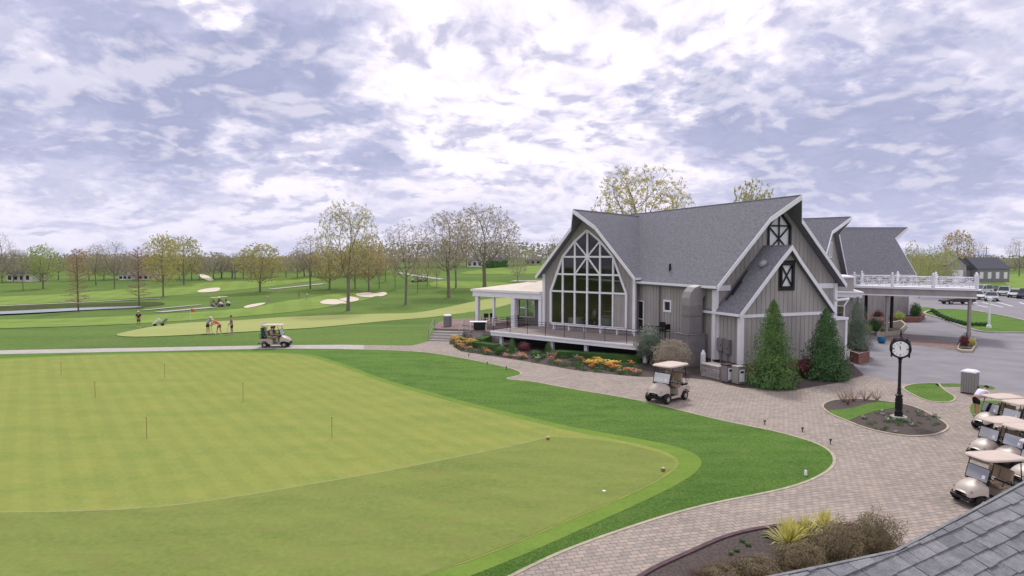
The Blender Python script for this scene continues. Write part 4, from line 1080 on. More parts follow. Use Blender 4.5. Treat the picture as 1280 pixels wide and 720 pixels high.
shrub(1047, 474, 30, 12, 'dkgreen', 'low dark shrub at the foot of the darker evergreen', 900, .08)
shrub(670, 447.5, 17, 10, 'box', 'clipped round green bush beside the flower bed pavement', 1200, .06)
shrub(626, 443.5, 16, 12, 'box', 'small round green bush left of the red leaved maple', 1200, .06)
shrub(655, 442, 18, 15, 'maroon', 'small red leaved maple in the bed below the deck', 900, .07, name='red_maple', cat='maple')
conifer(640, 443, 423, 16, 'arbor', 'clipped green cone left of the red leaved maple', 1800, .07, name='topiary_cone', power=.55)
conifer(686, 443, 428, 14, 'arbor', 'clipped green cone at the first deck post from the steps', 1800, .07, name='topiary_cone', power=.55)
def hedge(a, b, wid, h, leaf, label, n=2500):
    A, B = at(*a), at(*b); m = (A + B) / 2; d = B - A; L_ = d.length
    e = empty('hedge', m, math.atan2(d.y, d.x), label, 'hedge')
    cr = MB(); blob_foliage(cr, (0, 0, h / 2), L_ / 2, wid / 2, h / 2, n, .06, box=True); cr.build('foliage', lf[leaf], e, world=False)
    i = MB(); i.box(-L_ / 2 * .985, L_ / 2 * .985, -wid * .42, wid * .42, .02, h * .9); i.build('branches', lf[leaf], e, world=False)
hedge((695, 446), (803, 453), .8, .5, 'box', 'long low clipped hedge running under the deck edge', 5000)
hedge((594, 434), (622, 438), .8, .5, 'box', 'short low clipped hedge beside the red brick terrace end')
hedge((600, 432), (612, 426), .8, .6, 'box', 'short clipped hedge leading back to the terrace wall', 1800)
shrub(812, 457, 40, 50, 'blue', 'tall loose grey green shrub at the right end of the deck', 3500, .10)
shrub(839, 466, 52, 42, 'pinkish', 'wide shrub with pale pink blossom in front of the exhaust duct', 5200, .09)
shrub(1092, 417, 22, 20, 'dkgreen', 'dark green bush by the left canopy column', 1200, .10)
shrub(1083, 418, 14, 14, 'lime', 'bright green bush beside the dark bush at the canopy', 700, .09)
shrub(1144, 400, 14, 22, 'dkgreen', 'dark green bush at the white corner of the far hall', 1200, .12)
shrub(1123, 403, 16, 14, 'lime', 'yellow green bush in the kerbed bed under the canopy', 800, .1)
shrub(1097, 404, 14, 18, 'maroon', 'dark red bush in the brick planter by the door', 800, .1)
shrub(1214, 434, 11, 12, 'gold', 'small yellow plant in the planter of the right canopy columns', 500, .08)
shrub(1205, 437, 12, 20, 'maroon', 'dark climbing plant round the right canopy column', 700, .09)
for i in range(11):
    t = i / 10; q = [(1164, 392), (1172, 397.5), (1182, 402), (1193, 405.5), (1204, 408)]
    f = t * 4; j = min(int(f), 3); x = q[j][0] + (q[j + 1][0] - q[j][0]) * (f - j); y = q[j][1] + (q[j + 1][1] - q[j][1]) * (f - j)
    shrub(x + 2, y - .5, 7, 6, 'dkgreen', 'low dark bush in the row edging the entry lawn', 260, .12, name='kerb_bush', group='low bushes along the entry lawn')
for i in range(4): shrub(1214 + i * 6, 407.8, 7, 5, 'dkgreen', 'low dark bush beside the white lamp post', 260, .12, name='kerb_bush', group='low bushes beside the white lamp post')
# brown shrubs and yuccas of the foreground bed
for px, by, w_, h_, lab in ((1092, 704, 72, 66, 'rounded brown leaved shrub nearest the shingled roof edge'), (1046, 712, 70, 62, 'brown leaved shrub behind the yuccas in the foreground bed'), (1002, 722, 66, 46, 'sparse brown shrub below the yuccas at the bottom edge'), (950, 728, 66, 30, 'low dry brown shrub at the bottom of the foreground bed'), (905, 736, 60, 26, 'lowest dry brown shrub cut by the bottom edge of the view')):
    p = at(px, by, 0); k = p.y / F; rx = w_ * k / 2; h = h_ * k
    e = empty('shrub', p, 0, lab, 'shrub'); cr = MB(); tw = MB()
    blob_foliage(cr, (0, 0, h * .5), rx, rx * .8, h * .52, 7000, .042, lump=.3)
    for _ in range(140):
        a = rv(); a.z = abs(a.z) + .3; a.normalize(); tw.tube([(0, 0, 0), a * rx * .6, Vector((a.x * rx, a.y * rx, a.z * h * 1.0)) * random.uniform(.8, 1.1)], [.008, .005, .002], 3)
    solid_blob(cr, (0, 0, h * .45), rx, rx * .8, h * .48, .62)
    cr.build('foliage', lf['brownish'], e, world=False); tw.build('twigs', m_bark, e, world=False)
def yucca(px, by, L_, n, label):
    p = at(px, by, 0); e = empty('yucca', p, 0, label, 'yucca'); mb = MB()
    for i in range(n):
        az = random.uniform(0, 6.283); el = random.uniform(.25, 1.45); l = L_ * random.uniform(.7, 1.1)
        d = Vector((math.cos(az) * math.cos(el), math.sin(az) * math.cos(el), math.sin(el))); s = Vector((-math.sin(az), math.cos(az), 0)) * .017
        pts = [Vector((0, 0, .05)), d * l * .4, d * l * .75 + Vector((0, 0, -.02)), d * l + Vector((0, 0, -.14 * math.cos(el)))]
        wd = (1, 1.1, .8, .05); vs = []
        for q, w_ in zip(pts, wd): vs += [q - s * w_, q + s * w_]
        mb.add(vs, [(0, 1, 3, 2), (2, 3, 5, 4), (4, 5, 7, 6)])
    mb.build('leaves', lf['yucca'], e, world=False); st = MB(); st.tube([(0, 0, 0), (0, 0, .12)], [.06, .04], 6); st.build('stem', m_bark, e, world=False)
yucca(985, 682, .80, 150, 'largest variegated yucca with arching yellow leaves in the foreground bed')
yucca(1006, 674, .72, 120, 'middle variegated yucca partly behind the largest one')
yucca(1031, 664, .68, 110, 'upright variegated yucca farthest along the foreground bed')
for px, by in ((928, 678), (935, 683), (914, 694), (921, 690), (958, 672)):
    shrub(px, by, 9, 6, 'herb', 'tiny green seedling in the bare foreground mulch', 60, .04, name='seedling', group='green seedlings in the foreground mulch', cat='seedling')
for px, by in ((893, 714), (912, 712), (872, 720), (930, 716)):
    p = at(px, by, 0); e = empty('dry_grass', p, 0, 'dry pinkish brown grass tuft at the bottom of the foreground bed', 'grass tuft', 'dry grass tufts in the foreground bed'); mb = MB()
    for _ in range(220):
        az = random.uniform(0, 6.28); r0 = random.uniform(0, .22); l = random.uniform(.12, .3); b = Vector((math.cos(az) * r0, math.sin(az) * r0, 0)); t = b + Vector((math.cos(az) * .12, math.sin(az) * .12, l)) + rv() * .05; s = Vector((.004, .002, 0)); mb.add([b - s, b + s, t], [(0, 1, 2)])
    mb.build('blades', mat('m_dry', (.30, .21, .18), .9, .25, 9), e, world=False)
# flowers of the bed along the deck
def flower_proto(col, nm, leaf='herb', n=90, fl=22, size=.30):
    e = empty('flower_plant', (0, 0, 0), 0); a = MB(); blob_foliage(a, (0, 0, size * .45), size, size, size * .5, n, .085); a.build('leaves', lf[leaf], e, world=False)
    b = MB()
    for _ in range(fl):
        t = random.uniform(0, 6.28); r = random.uniform(0, size * .95); c = Vector((math.cos(t) * r, math.sin(t) * r, size * random.uniform(.75, 1.35)))
        for k in range(5):
            a2 = k * 1.257; d = Vector((math.cos(a2), math.sin(a2), .35)) * .045; s = Vector((-math.sin(a2), math.cos(a2), 0)) * .026; b.add([c, c + d * .6 + s, c + d * 1.2, c + d * .6 - s], [(0, 1, 2, 3)])
    if fl: b.build('blossoms', mat('m_fl' + nm, col, .6, .15, 5), e, world=False)
    return e
prot = {'yellow': flower_proto((.85, .55, .05), 'y', fl=36), 'orange': flower_proto((.80, .26, .04), 'o', fl=32), 'pink': flower_proto((.70, .25, .22), 'p'), 'white': flower_proto((.75, .72, .68), 'w', fl=10), 'green': flower_proto((0, 0, 0), 'g', 'box', 120, 0), 'pale': flower_proto((0, 0, 0), 'q', 'herb', 120, 0)}
def plant(kind, p, sc, label, group):
    c = copy_tree(prot[kind]); c.location = p; c.rotation_euler = (0, 0, random.uniform(0, 6)); c.scale = (sc, sc, sc * random.uniform(.8, 1.2)); tag(c, label, 'flower' if kind not in ('green', 'pale') else 'plant', group)
edge = catmull([(569, 428), (566, 433), (577, 439.5), (624, 446.5), (659, 452), (714, 462), (760, 467.5), (800, 471)], 4, closed=False)
def lerp_edge(t):
    f = t * (len(edge) - 1); i = min(int(f), len(edge) - 2); a, b = edge[i], edge[i + 1]; f -= i
    return a[0] + (b[0] - a[0]) * f, a[1] + (b[1] - a[1]) * f
for i in range(190):
    t = random.uniform(.06, 1.0); x, y = lerp_edge(t); d = random.uniform(.6, 12)
    if 655 < x < 668 and d > 3: continue
    x += random.uniform(-2, 2) + (d * .5 if x < 600 else 0); y -= d
    r = random.random()
    if x < 600: kind = 'yellow' if (d > 5 and r < .6) else ('orange' if r < .25 else ('pink' if r < .4 else 'pale'))
    elif 725 < x < 775 and d > 5: kind = 'yellow' if r < .65 else ('orange' if r < .8 else 'green')
    elif x > 750: kind = 'orange' if r < .28 and d > 3 else ('yellow' if r < .4 and d > 4 else ('pink' if r < .5 else 'pale'))
    else: kind = 'pink' if r < .14 else ('orange' if r < .22 else ('white' if r < .3 else ('green' if r < .5 else 'pale')))
    side = 'left of the red leaved maple' if x < 655 else 'right of the red leaved maple'
    nm = {'yellow': 'yellow', 'orange': 'orange', 'pink': 'pink', 'white': 'white'}.get(kind)
    lab = '%s flowers in the bed below the deck, %s' % (nm, side) if nm else '%s leafy plant in the bed below the deck, %s' % ('dark green' if kind == 'green' else 'pale green', side)
    plant(kind, at(x, y), random.uniform(.7, 1.15), lab, lab.split(',')[0] + ' ' + side)
# clock bed planting
for i in range(60):
    x, y = random.uniform(1066, 1180), random.uniform(513, 542)
    dx, dy = (x - 1128) / 52, (y - 527) / 15.5
    if dx * dx + dy * dy > .9 or (abs(x - 1123) < 6 and y < 526): continue
    k = 'white' if random.random() < .12 else ('pale' if random.random() < .7 else 'green')
    lab = {'white': 'small white flowers in the dark mulch of the clock bed', 'pale': 'pale green young plant in the mulch around the clock', 'green': 'dark green young plant in the mulch around the clock'}[k]
    plant(k, at(x, y), random.uniform(.28, .5), lab, lab)
for i, (x, y) in enumerate([(1054, 503), (1067, 502), (1081, 501), (1096, 501), (1060, 506)]):
    p = at(x, y); e = empty('rose_bush', p, 0, 'bare twiggy rose bush at the back edge of the clock bed', 'rose bush', 'twiggy rose bushes in the clock bed'); mb = MB(); cr = MB()
    for _ in range(16):
        a = rv(); a.z = abs(a.z) + .7; a.normalize(); l = random.uniform(.3, .75); q = a * l + rv() * .08
        mb.tube([(0, 0, 0), a * l * .5 + rv() * .03, q], [.009, .007, .004], 4)
        for _ in range(5): leafquad(cr, q + rv() * .1, .05)
    mb.build('stems', mat('m_stem', (.16, .09, .07), .8, .2), e, world=False); cr.build('leaves', lf['red'], e, world=False)
for e in prot.values():
    for c in kids(e): bpy.data.objects.remove(c)
    bpy.data.objects.remove(e)

# ------------------------------------------------------------------ rough grass tufts standing in the lawn beside the paving and round the beds
def inpoly(x, y, P):
    r = False; j = len(P) - 1
    for i in range(len(P)):
        if (P[i][1] > y) != (P[j][1] > y) and x < (P[j][0] - P[i][0]) * (y - P[i][1]) / (P[j][1] - P[i][1]) + P[i][0]: r = not r
        j = i
    return r
outer = [tuple(q) for q in catmull(path_edge[:20], 4, closed=False)] + [(340, 437.5), (340, 441), (560, 760)]
collar_px = [tuple(q) for q in catmull(coll, 4)]
gb = MB(); rg = random.Random(11); cnt = 0
while cnt < 70000:
    x = rg.uniform(340, 1045); y = 437 + 290 * rg.random() ** 1.0
    if not inpoly(x, y, outer) or inpoly(x, y, collar_px): continue
    p = at(x, y, 0); cnt += 1; p.z = .004
    hgt_ = rg.uniform(.010, .030); wd2 = rg.uniform(.004, .010) * (1 + p.y * .02); an = rg.uniform(0, 3.14); s = Vector((math.cos(an), math.sin(an), 0)) * wd2; ln = Vector((rg.uniform(-.05, .05), rg.uniform(-.05, .05), hgt_))
    gb.add([p - s, p + s, p + ln], [(0, 1, 2)], rg.choice((0, 0, 0, 1)))
o = gb.build('lawn_grass', [leafmat('m_blade', (.095, .20, .034), (.15, .28, .055), .4, 1.5), leafmat('m_blade2', (.17, .32, .065), (.25, .38, .10), .4, 1.5)]); tag(o, 'mown grass blades of the lawn between green and paving', 'grass', kind='stuff')
# ------------------------------------------------------------------ people
def skin(name, J, E, rad, m, parent, root=0, sub=2, extra=None):
    """a continuous skinned surface grown over the joints J"""
    me = bpy.data.meshes.new(name); me.from_pydata([tuple(p) for p in J], E, []); o = bpy.data.objects.new(name, me); COL.objects.link(o)
    md = o.modifiers.new('s', 'SKIN'); md.use_smooth_shade = True
    for i, r in enumerate(rad): me.skin_vertices[0].data[i].radius = (r, r) if not isinstance(r, tuple) else r
    me.skin_vertices[0].data[root].use_root = True
    s = o.modifiers.new('d', 'SUBSURF'); s.levels = s.render_levels = sub
    dg = bpy.context.evaluated_depsgraph_get(); nm = bpy.data.meshes.new_from_object(o.evaluated_get(dg)); bpy.data.objects.remove(o)
    bm = bmesh.new(); bm.from_mesh(nm)
    if extra:
        for vs, fs in extra:
            V = [bm.verts.new(v) for v in vs]
            for f in fs:
                try: bm.faces.new([V[i] for i in f])
                except ValueError: pass
    bm.to_mesh(nm); bm.free(); nm.materials.clear(); nm.materials.append(m)
    nm.polygons.foreach_set('use_smooth', [True] * len(nm.polygons))
    o = bpy.data.objects.new(name, nm); COL.objects.link(o); o.parent = parent; return o
def person(loc, rz, label, pose='stand', shirt=(.7, .7, .75), pants=(.05, .05, .06), cap=None, skirt=False, sc=1.0, seat=False, group=None):
    e = empty('person', loc, rz, label, 'person', group, sc)
    # faces +x. joints by pose
    V = Vector
    if pose == 'stand': pel, chest, neck, head = V((0, 0, .95)), V((.01, 0, 1.28)), V((.02, 0, 1.47)), V((.05, 0, 1.63)); ang = 0
    elif pose == 'lean': pel, chest, neck, head = V((-.10, 0, .93)), V((.08, 0, 1.22)), V((.20, 0, 1.36)), V((.30, 0, 1.46))
    elif pose == 'bend': pel, chest, neck, head = V((-.22, 0, .92)), V((.12, 0, 1.12)), V((.32, 0, 1.20)), V((.45, 0, 1.24))
    elif pose == 'sit': pel, chest, neck, head = V((0, 0, .12)), V((-.08, 0, .45)), V((-.06, 0, .64)), V((-.01, 0, .80))
    J = [pel, pel.lerp(chest, .5) + V((0, 0, .01)), chest, neck, head]; E = [(0, 1), (1, 2), (2, 3), (3, 4)]; rad = [(.135, .10), (.125, .095), (.155, .10), .055, .088]
    J.append(head + V((.012, 0, .085))); E.append((4, 5)); rad.append(.075)
    up = (neck - chest).normalized(); hands = []; arm = []; legs = []
    for s in (-1, 1):
        sh = chest.lerp(neck, .65) + V((0, s * .18, 0))
        if pose == 'stand': el, wr = sh + V((.05, s * .07, -.28)), sh + V((.22, s * .0 - s * .06, -.46))
        elif pose == 'lean': el, wr = sh + V((.03, s * .02, -.29)), sh + V((.18, -s * .12, -.50))
        elif pose == 'bend': el, wr = sh + V((.12, s * .05, -.25)), sh + V((.34, -s * .03, -.34))
        else: el, wr = sh + V((.10, s * .05, -.26)), sh + V((.36, -s * .02, -.22))
        b = len(J); J += [sh, el, wr]; E += [(2, b), (b, b + 1), (b + 1, b + 2)]; rad += [.062, .045, .031]
        hd = (wr - el).normalized(); J.append(wr + hd * .07); E.append((b + 2, b + 3)); rad.append((.038, .022)); hands.append((wr + hd * .07, hd, s)); arm.append((sh, el, wr))
        hp = pel + V((0, s * .09, -.04))
        if pose == 'sit': kn, an = V((.42, s * .12, .13)), V((.52, s * .12, -.30))
        elif pose == 'bend': kn, an = V((-.12 + s * .06, s * .12, .50)), V((-.16 + s * .14, s * .13, .08))
        elif pose == 'lean': kn, an = V((-.03, s * .11, .51)), V((-.06, s * .12, .08))
        else: kn, an = V((.02 + s * .02, s * .10, .50)), V((s * .05, s * .11, .08))
        b = len(J); toe = an + V((.15, s * .02, -.045)); J += [hp, kn, an, toe]; E += [(0, b), (b, b + 1), (b + 1, b + 2), (b + 2, b + 3)]; rad += [.088, .058, .040, .036]; legs.append((hp, kn, an, toe))
    ex = []
    for c, d, s in hands:
        side = V((0, 1, 0)); side = (side - d * side.dot(d)).normalized(); dn = d.cross(side)
        if dn.z > 0: dn = -dn
        for k, l in enumerate((.062, .072, .068, .052)):
            m = MB(); b = c + side * (.027 - .018 * k); m.tube([b - d * .01, b + d * l * .5, b + d * l * .8 + dn * .018, b + d * l * .85 + dn * .036], [.0095, .009, .008, .006], 5); ex.append((m.v, m.f))
        m = MB(); b = c - d * .045 + side * .03 * -s; m.tube([b, b + side * -s * .025 + d * .03, b + side * -s * .02 + d * .06 + dn * .01], [.011, .010, .007], 5); ex.append((m.v, m.f))
    f = V((1, 0, 0)); f = (f + (V((0, 0, -1.0)) if pose in ('bend',) else V((0, 0, -.45 if pose == 'lean' else 0)))).normalized(); u = f.cross(V((0, -1, 0))); u = -u if u.z < 0 else u
    hc = head + V((.008, 0, .045))
    m = MB(); m.tube([hc + f * .075 + u * .03, hc + f * .115 - u * .005, hc + f * .085 - u * .018], [.010, .014, .010], 5); ex.append((m.v, m.f))
    m = MB(); m.tube([hc + f * .082 - u * .045 + V((0, .022, 0)), hc + f * .088 - u * .043, hc + f * .082 - u * .045 - V((0, .022, 0))], [.006, .008, .006], 5); ex.append((m.v, m.f))
    for s in (-1, 1):
        m = MB(); m.tube([hc + V((0, s * .078, 0)) + u * .03, hc + V((0, s * .092, 0)), hc + V((0, s * .08, 0)) - u * .03], [.008, .014, .008], 5); ex.append((m.v, m.f))
    skin('body', J, E, rad, m_skin, e, extra=ex)
    ey = MB()
    for s in (-1, 1): ey.tube([hc + f * .082 + u * .012 + V((0, s * .03, 0)), hc + f * .09 + u * .012 + V((0, s * .03, 0))], [.011, .007], 6)
    ey.build('eyes', m_hair, e, world=False)
    hr = MB(); M = Matrix.Translation(hc - f * .012 + u * .022) @ (u.to_track_quat('Z', 'X').to_matrix().to_4x4())
    hr.lathe([(.06, -.05), (.094, -.02), (.098, .02), (.086, .06), (.05, .088), (.01, .096)], 12, M)
    if cap is not None:
        br = hc + u * .05 + f * .08; sd = V((0, 1, 0)); hr.add([br - sd * .07 - f * .01, br + sd * .07 - f * .01, br + sd * .05 + f * .085 - u * .015, br - sd * .05 + f * .085 - u * .015], [(0, 1, 2, 3)]); hr.add([br - sd * .07 - f * .01 - u * .008, br + sd * .07 - f * .01 - u * .008, br + sd * .05 + f * .085 - u * .023, br - sd * .05 + f * .085 - u * .023], [(3, 2, 1, 0)])
    hr.build('cap' if cap is not None else 'hair', plain('cap%d' % int(sum(cap) * 100), cap) if cap is not None else m_hair, e, world=False)
    cm = plain('sh%d_%d' % (int(shirt[0] * 99), int(shirt[2] * 99)), shirt, .85); pm = plain('pt%d_%d' % (int(pants[0] * 99), int(pants[2] * 99)), pants, .85)
    J2 = [pel, pel.lerp(chest, .5), chest, chest.lerp(neck, .8)]; E2 = [(0, 1), (1, 2), (2, 3)]; r2 = [(.155, .12), (.142, .112), (.172, .118), .068]
    for sh, el, wr in arm: b = len(J2); J2 += [sh, sh.lerp(el, .75)]; E2 += [(2, b), (b, b + 1)]; r2 += [.078, .064]
    skin('shirt', J2, E2, r2, cm, e)
    J3 = [pel + V((0, 0, .03)), pel - V((0, 0, .04)) if pose != 'sit' else pel]; E3 = [(0, 1)]; r3_ = [(.158, .122), (.15, .12)]
    for hp, kn, an, toe in legs: b = len(J3); J3 += [hp, hp.lerp(kn, .85)]; E3 += [(1, b), (b, b + 1)]; r3_ += [.105, .085]
    skin('shorts', J3, E3, r3_, pm, e)
    for hp, kn, an, toe in legs:
        m = MB(); m.tube([an + V((-.05, 0, -.045)), an + V((.03, 0, -.035)), toe + V((.0, 0, -.01)), toe + V((.07, 0, -.015))], [.036, .047, .045, .02], 8); m.build('shoe', plain('shoe', (.6, .6, .6)), e, world=False, smooth=True)
    return e
def put(px, py): return at(px, py)
def face(p, q): d = q - p; return math.atan2(d.y, d.x)
pp = put(173.5, 409); person(pp, R(-70), 'person in dark top standing alone by the left end of the practice green', 'stand', (.03, .03, .04), (.08, .07, .06), cap=(.7, .7, .7))
pa, pb_, pcn = put(260.5, 417), put(272, 417.5), put(290, 418)
person(pa, R(-20), 'person in pale blue shirt and dark shorts, leftmost of the three putting golfers', 'lean', (.42, .48, .66), (.03, .03, .04), cap=(.75, .75, .75))
person(pb_, R(170), 'person in red shirt bending over a putt between the two others', 'bend', (.65, .10, .10), (.30, .10, .10), cap=(.75, .75, .75))
person(pcn, R(190), 'person in purple shirt and black shorts, rightmost of the three putting golfers', 'stand', (.30, .12, .32), (.02, .02, .03))
person(put(374, 374), R(200), 'tiny distant person in dark blue left of the white bunkers', 'stand', (.08, .12, .30), (.05, .05, .07))
person(put(383.5, 374.5), R(10), 'tiny distant person in white left of the white bunkers', 'lean', (.75, .75, .78), (.3, .3, .3))
person(put(335, 378.5), R(10), 'tiny distant person in pale grey near the small thin bunker', 'stand', (.6, .6, .62), (.4, .4, .42))
att = at(1223, 520, 0)
person(att, R(20), 'person in white shirt and black shorts leaning over a parked golf cart', 'bend', (.72, .70, .82), (.012, .012, .015), sc=.98)
# putters
def club_stick(p, q, label):
    e = empty('golf_club', q, 0, label, 'golf club'); mb = MB(); mb.tube([q + Vector((0, 0, .03)), p], [.012, .016], 5); mb.build('shaft', m_metal, e); mb = MB(); mb.box(-.06, .06, -.02, .02, 0, .04, M=Matrix.Translation(q)); mb.build('head', m_metal, e)
club_stick(pb_ + Vector((-.45, 0, .75)), pb_ + Vector((-.75, -.1, 0)), 'putter held by the golfer in red')
club_stick(pcn + Vector((-.28, 0, .95)), pcn + Vector((-.5, -.1, 0)), 'putter held by the golfer in purple')
club_stick(pa + Vector((.25, -.1, .86)), pa + Vector((.5, -.2, 0)), 'putter held by the golfer in pale blue')
# ------------------------------------------------------------------ golf carts
m_champ = mat('m_champ', (.46, .40, .345), .38, .05, 1, spec=.4)
m_seatm = mat('m_seat', (.27, .20, .14), .6, .06, 4)
m_roofc = mat('m_roofc', (.56, .465, .40), .6, .06, 2)
m_shield = glassmat('m_shield', (.66, .72, .74), .30)
def cart_proto():
    """faces +x; length 2.35, width 1.15, height 1.8"""
    e = empty('golf_cart', (0, 0, 0), 0); B = lambda mb, n, m, p=e, **k: mb.build(n, m, p, world=False, **k)
    # front cowl: lofted sections from nose to dash
    mb = MB(); secs = [(1.17, .26, .42, .52), (1.14, .38, .40, .61), (1.03, .45, .44, .72), (.86, .49, .50, .82), (.68, .50, .50, .90), (.50, .49, .44, .97), (.44, .48, .34, .98)]
    vs = []; n = 9
    for x, hw, z0, z1 in secs:
        for k in range(n):
            t = math.pi * k / (n - 1); c, s_ = math.cos(t), math.sin(t)
            vs.append((x, -hw * (abs(c) ** .6) * (1 if c > 0 else -1), z0 + (z1 - z0) * (s_ ** .55)))
    fs = [(i * n + k, i * n + k + 1, (i + 1) * n + k + 1, (i + 1) * n + k) for i in range(len(secs) - 1) for k in range(n - 1)] + [tuple(range(n)), tuple((len(secs) - 1) * n + k for k in range(n))[::-1]]
    mb.add(vs, fs); cowl = B(mb, 'cowl', m_champ, smooth=True)
    for s in (-1, 1):
        h = MB(); h.lathe([(.055, 0), (.055, .02), (.01, .03)], 10, Matrix.Translation((1.07, s * .36, .60)) @ Matrix.Rotation(R(65), 4, 'Y')); B(h, 'headlight', m_wind, cowl)
    mb = MB(); mb.box(1.02, 1.2, -.46, .46, .26, .37); mb.box(.42, 1.04, -.34, .34, .20, .48); B(mb, 'bumper', m_black, bevel=.02)
    # floor and rear body
    mb = MB(); mb.box(-.95, .50, -.52, .52, .25, .31); B(mb, 'floor', m_dark)
    for s in (-1, 1):
        mb = MB(); mb.box(-.28, .48, s * .57 - .03, s * .57 + .03, .22, .33); B(mb, 'rocker_panel', m_champ)
    mb = MB()
    arch = [(-.12, .30), (-.10, .60), (-.22, .68), (-.95, .72), (-1.12, .66), (-1.14, .46), (-1.10, .40)] + [(-.72 + .30 * math.cos(R(a)), .26 + .30 * math.sin(R(a))) for a in range(150, 10, -20)] + [(-.40, .30)]
    for s in (-1, 1): mb.prism([(x, s * .575, z) for x, z in arch], (0, -s * .10, 0))
    mb.prism([(-.10, -.47, .32), (-.10, -.47, .62), (-.22, -.47, .70), (-1.1, -.47, .70), (-1.12, -.47, .34)], (0, .94, 0)); B(mb, 'rear_body', m_champ, bevel=.012)
    mb = MB(); mb.box(-1.22, -1.12, -.5, .5, .30, .42); B(mb, 'rear_bumper', m_black, bevel=.02)
    for y in (-.26, .26):
        st = MB(); st.box(-.46, .06, y - .25, y + .25, .70, .82); B(st, 'seat', m_seatm, bevel=.045)
        M = Matrix.Translation((-.47, y, .92)) @ Matrix.Rotation(R(-14), 4, 'Y'); st = MB(); st.box(-.05, .06, -.24, .24, 0, .44, M=M); B(st, 'backrest', m_seatm, bevel=.045)
    mb = MB(); mb.tube([(-.55, -.5, .70), (-.58, -.5, 1.0), (-.58, .5, 1.0), (-.55, .5, .70)], .018, 6); B(mb, 'seat_frame', m_black)
    for s in (-1, 1):
        mb = MB(); mb.tube([(-.45, s * .52, .80), (-.42, s * .53, .98), (-.10, s * .53, .98), (-.06, s * .52, .80)], .016, 6); B(mb, 'armrest', m_black)
    # steering
    mb = MB(); mb.tube([(.46, .27, .80), (.22, .27, 1.06)], .02, 6); M = Matrix.Translation((.20, .27, 1.07)) @ Matrix.Rotation(R(-48), 4, 'Y')
    mb.tube([M @ Vector((.16 * math.cos(a * .5236), .16 * math.sin(a * .5236), 0)) for a in range(13)], .014, 5); mb.bar(M @ Vector((-.16, 0, 0)), M @ Vector((.16, 0, 0)), .02); B(mb, 'steering_wheel', m_black)
    mb = MB(); mb.box(.36, .50, -.48, .48, .82, .98); B(mb, 'dashboard', m_dark, bevel=.02)
    # roof and struts
    for s in (-1, 1):
        mb = MB(); mb.tube([(.52, s * .50, .86), (.30, s * .50, 1.70)], .02, 6); B(mb, 'roof_strut', m_black)
        mb = MB(); mb.tube([(-.92, s * .50, .60), (-.82, s * .50, 1.72)], .02, 6); B(mb, 'roof_strut', m_black)
    mb = MB(); n = 8; out = []
    for ang in range(0, 360, 15):
        c, s_ = math.cos(R(ang)), math.sin(R(ang)); out.append((-.26 + .88 * math.copysign(abs(c) ** .35, c), .60 * math.copysign(abs(s_) ** .35, s_)))
    k = len(out); vs = []
    for f_, z in ((1.0, 1.74), (1.01, 1.77), (.97, 1.81), (.80, 1.835), (.78, 1.825), (.3, 1.835)): vs += [(-.26 + (x + .26) * f_, y * f_, z) for x, y in out]
    fs = [(i * k + j, i * k + (j + 1) % k, (i + 1) * k + (j + 1) % k, (i + 1) * k + j) for i in range(5) for j in range(k)] + [tuple(range(k))[::-1], tuple(5 * k + j for j in range(k))]
    mb.add(vs, fs); B(mb, 'roof', m_roofc)
    # windshield, lower half up, framed
    mb = MB(); a, b = Vector((.54, 0, .94)), Vector((.41, 0, 1.42)); y = Vector((0, .47, 0)); th = Vector((.012, 0, 0))
    for p, q in ((a - y, a + y), (b - y, b + y), (a - y, b - y), (a + y, b + y)): mb.bar(p, q, .028, .028)
    w_ = B(mb, 'windshield', m_black); g = MB(); g.prism([a - y, a + y, b + y, b - y], th); B(g, 'pane', m_shield, w_)
    g = MB(); c = a.lerp(b, .35) + Vector((.016, .28, 0)); u = (b - a).normalized(); g.prism([c - y * .14 - u * .07, c + y * .14 - u * .07, c + y * .14 + u * .07, c - y * .14 + u * .07], th * .2); B(g, 'notice', m_white, w_)
    # wheels
    for x, hw in ((.80, .53), (-.72, .53)):
        for s in (-1, 1):
            M = Matrix.Translation((x, s * hw, .23)) @ Matrix.Rotation(R(90), 4, 'X')
            w_ = MB(); w_.lathe([(.12, -.085), (.20, -.09), (.228, -.05), (.232, 0), (.228, .05), (.20, .09), (.12, .085)], 20, M); tw = B(w_, 'wheel', m_rubber, smooth=True)
            rm = MB()
            for q in (-1, 1): rm.lathe([(.125, q * .070), (.115, q * .088), (.06, q * .082), (.04, q * .10), (.01, q * .10)], 14, M)
            B(rm, 'rim', m_roofc, tw)
    # bag well
    mb = MB(); mb.box(-1.12, -.72, -.46, .46, .72, .78); mb.tube([(-1.1, -.46, .75), (-1.14, -.46, 1.05), (-1.14, .46, 1.05), (-1.1, .46, .75)], .016, 6); B(mb, 'bag_rack', m_black)
    return e
proto = cart_proto()
def place_cart(p, rz, label, group=None, sc=1.0, first=[True]):
    c = copy_tree(proto); c.location = p; c.rotation_euler = (0, 0, rz); c.scale = (sc, sc, sc); tag(c, label, 'golf cart', group); return c
def cartat(px, py, z, rz, dx):
    """ground point of a cart whose point at local x=dx, height z is seen at the pixel"""
    q = at(px, py, z); return Vector((q.x - math.cos(rz) * dx, q.y - math.sin(rz) * dx, 0))
pk = 'golf carts parked in rows at the right'
a1, a2, CS = R(189), R(190), .78
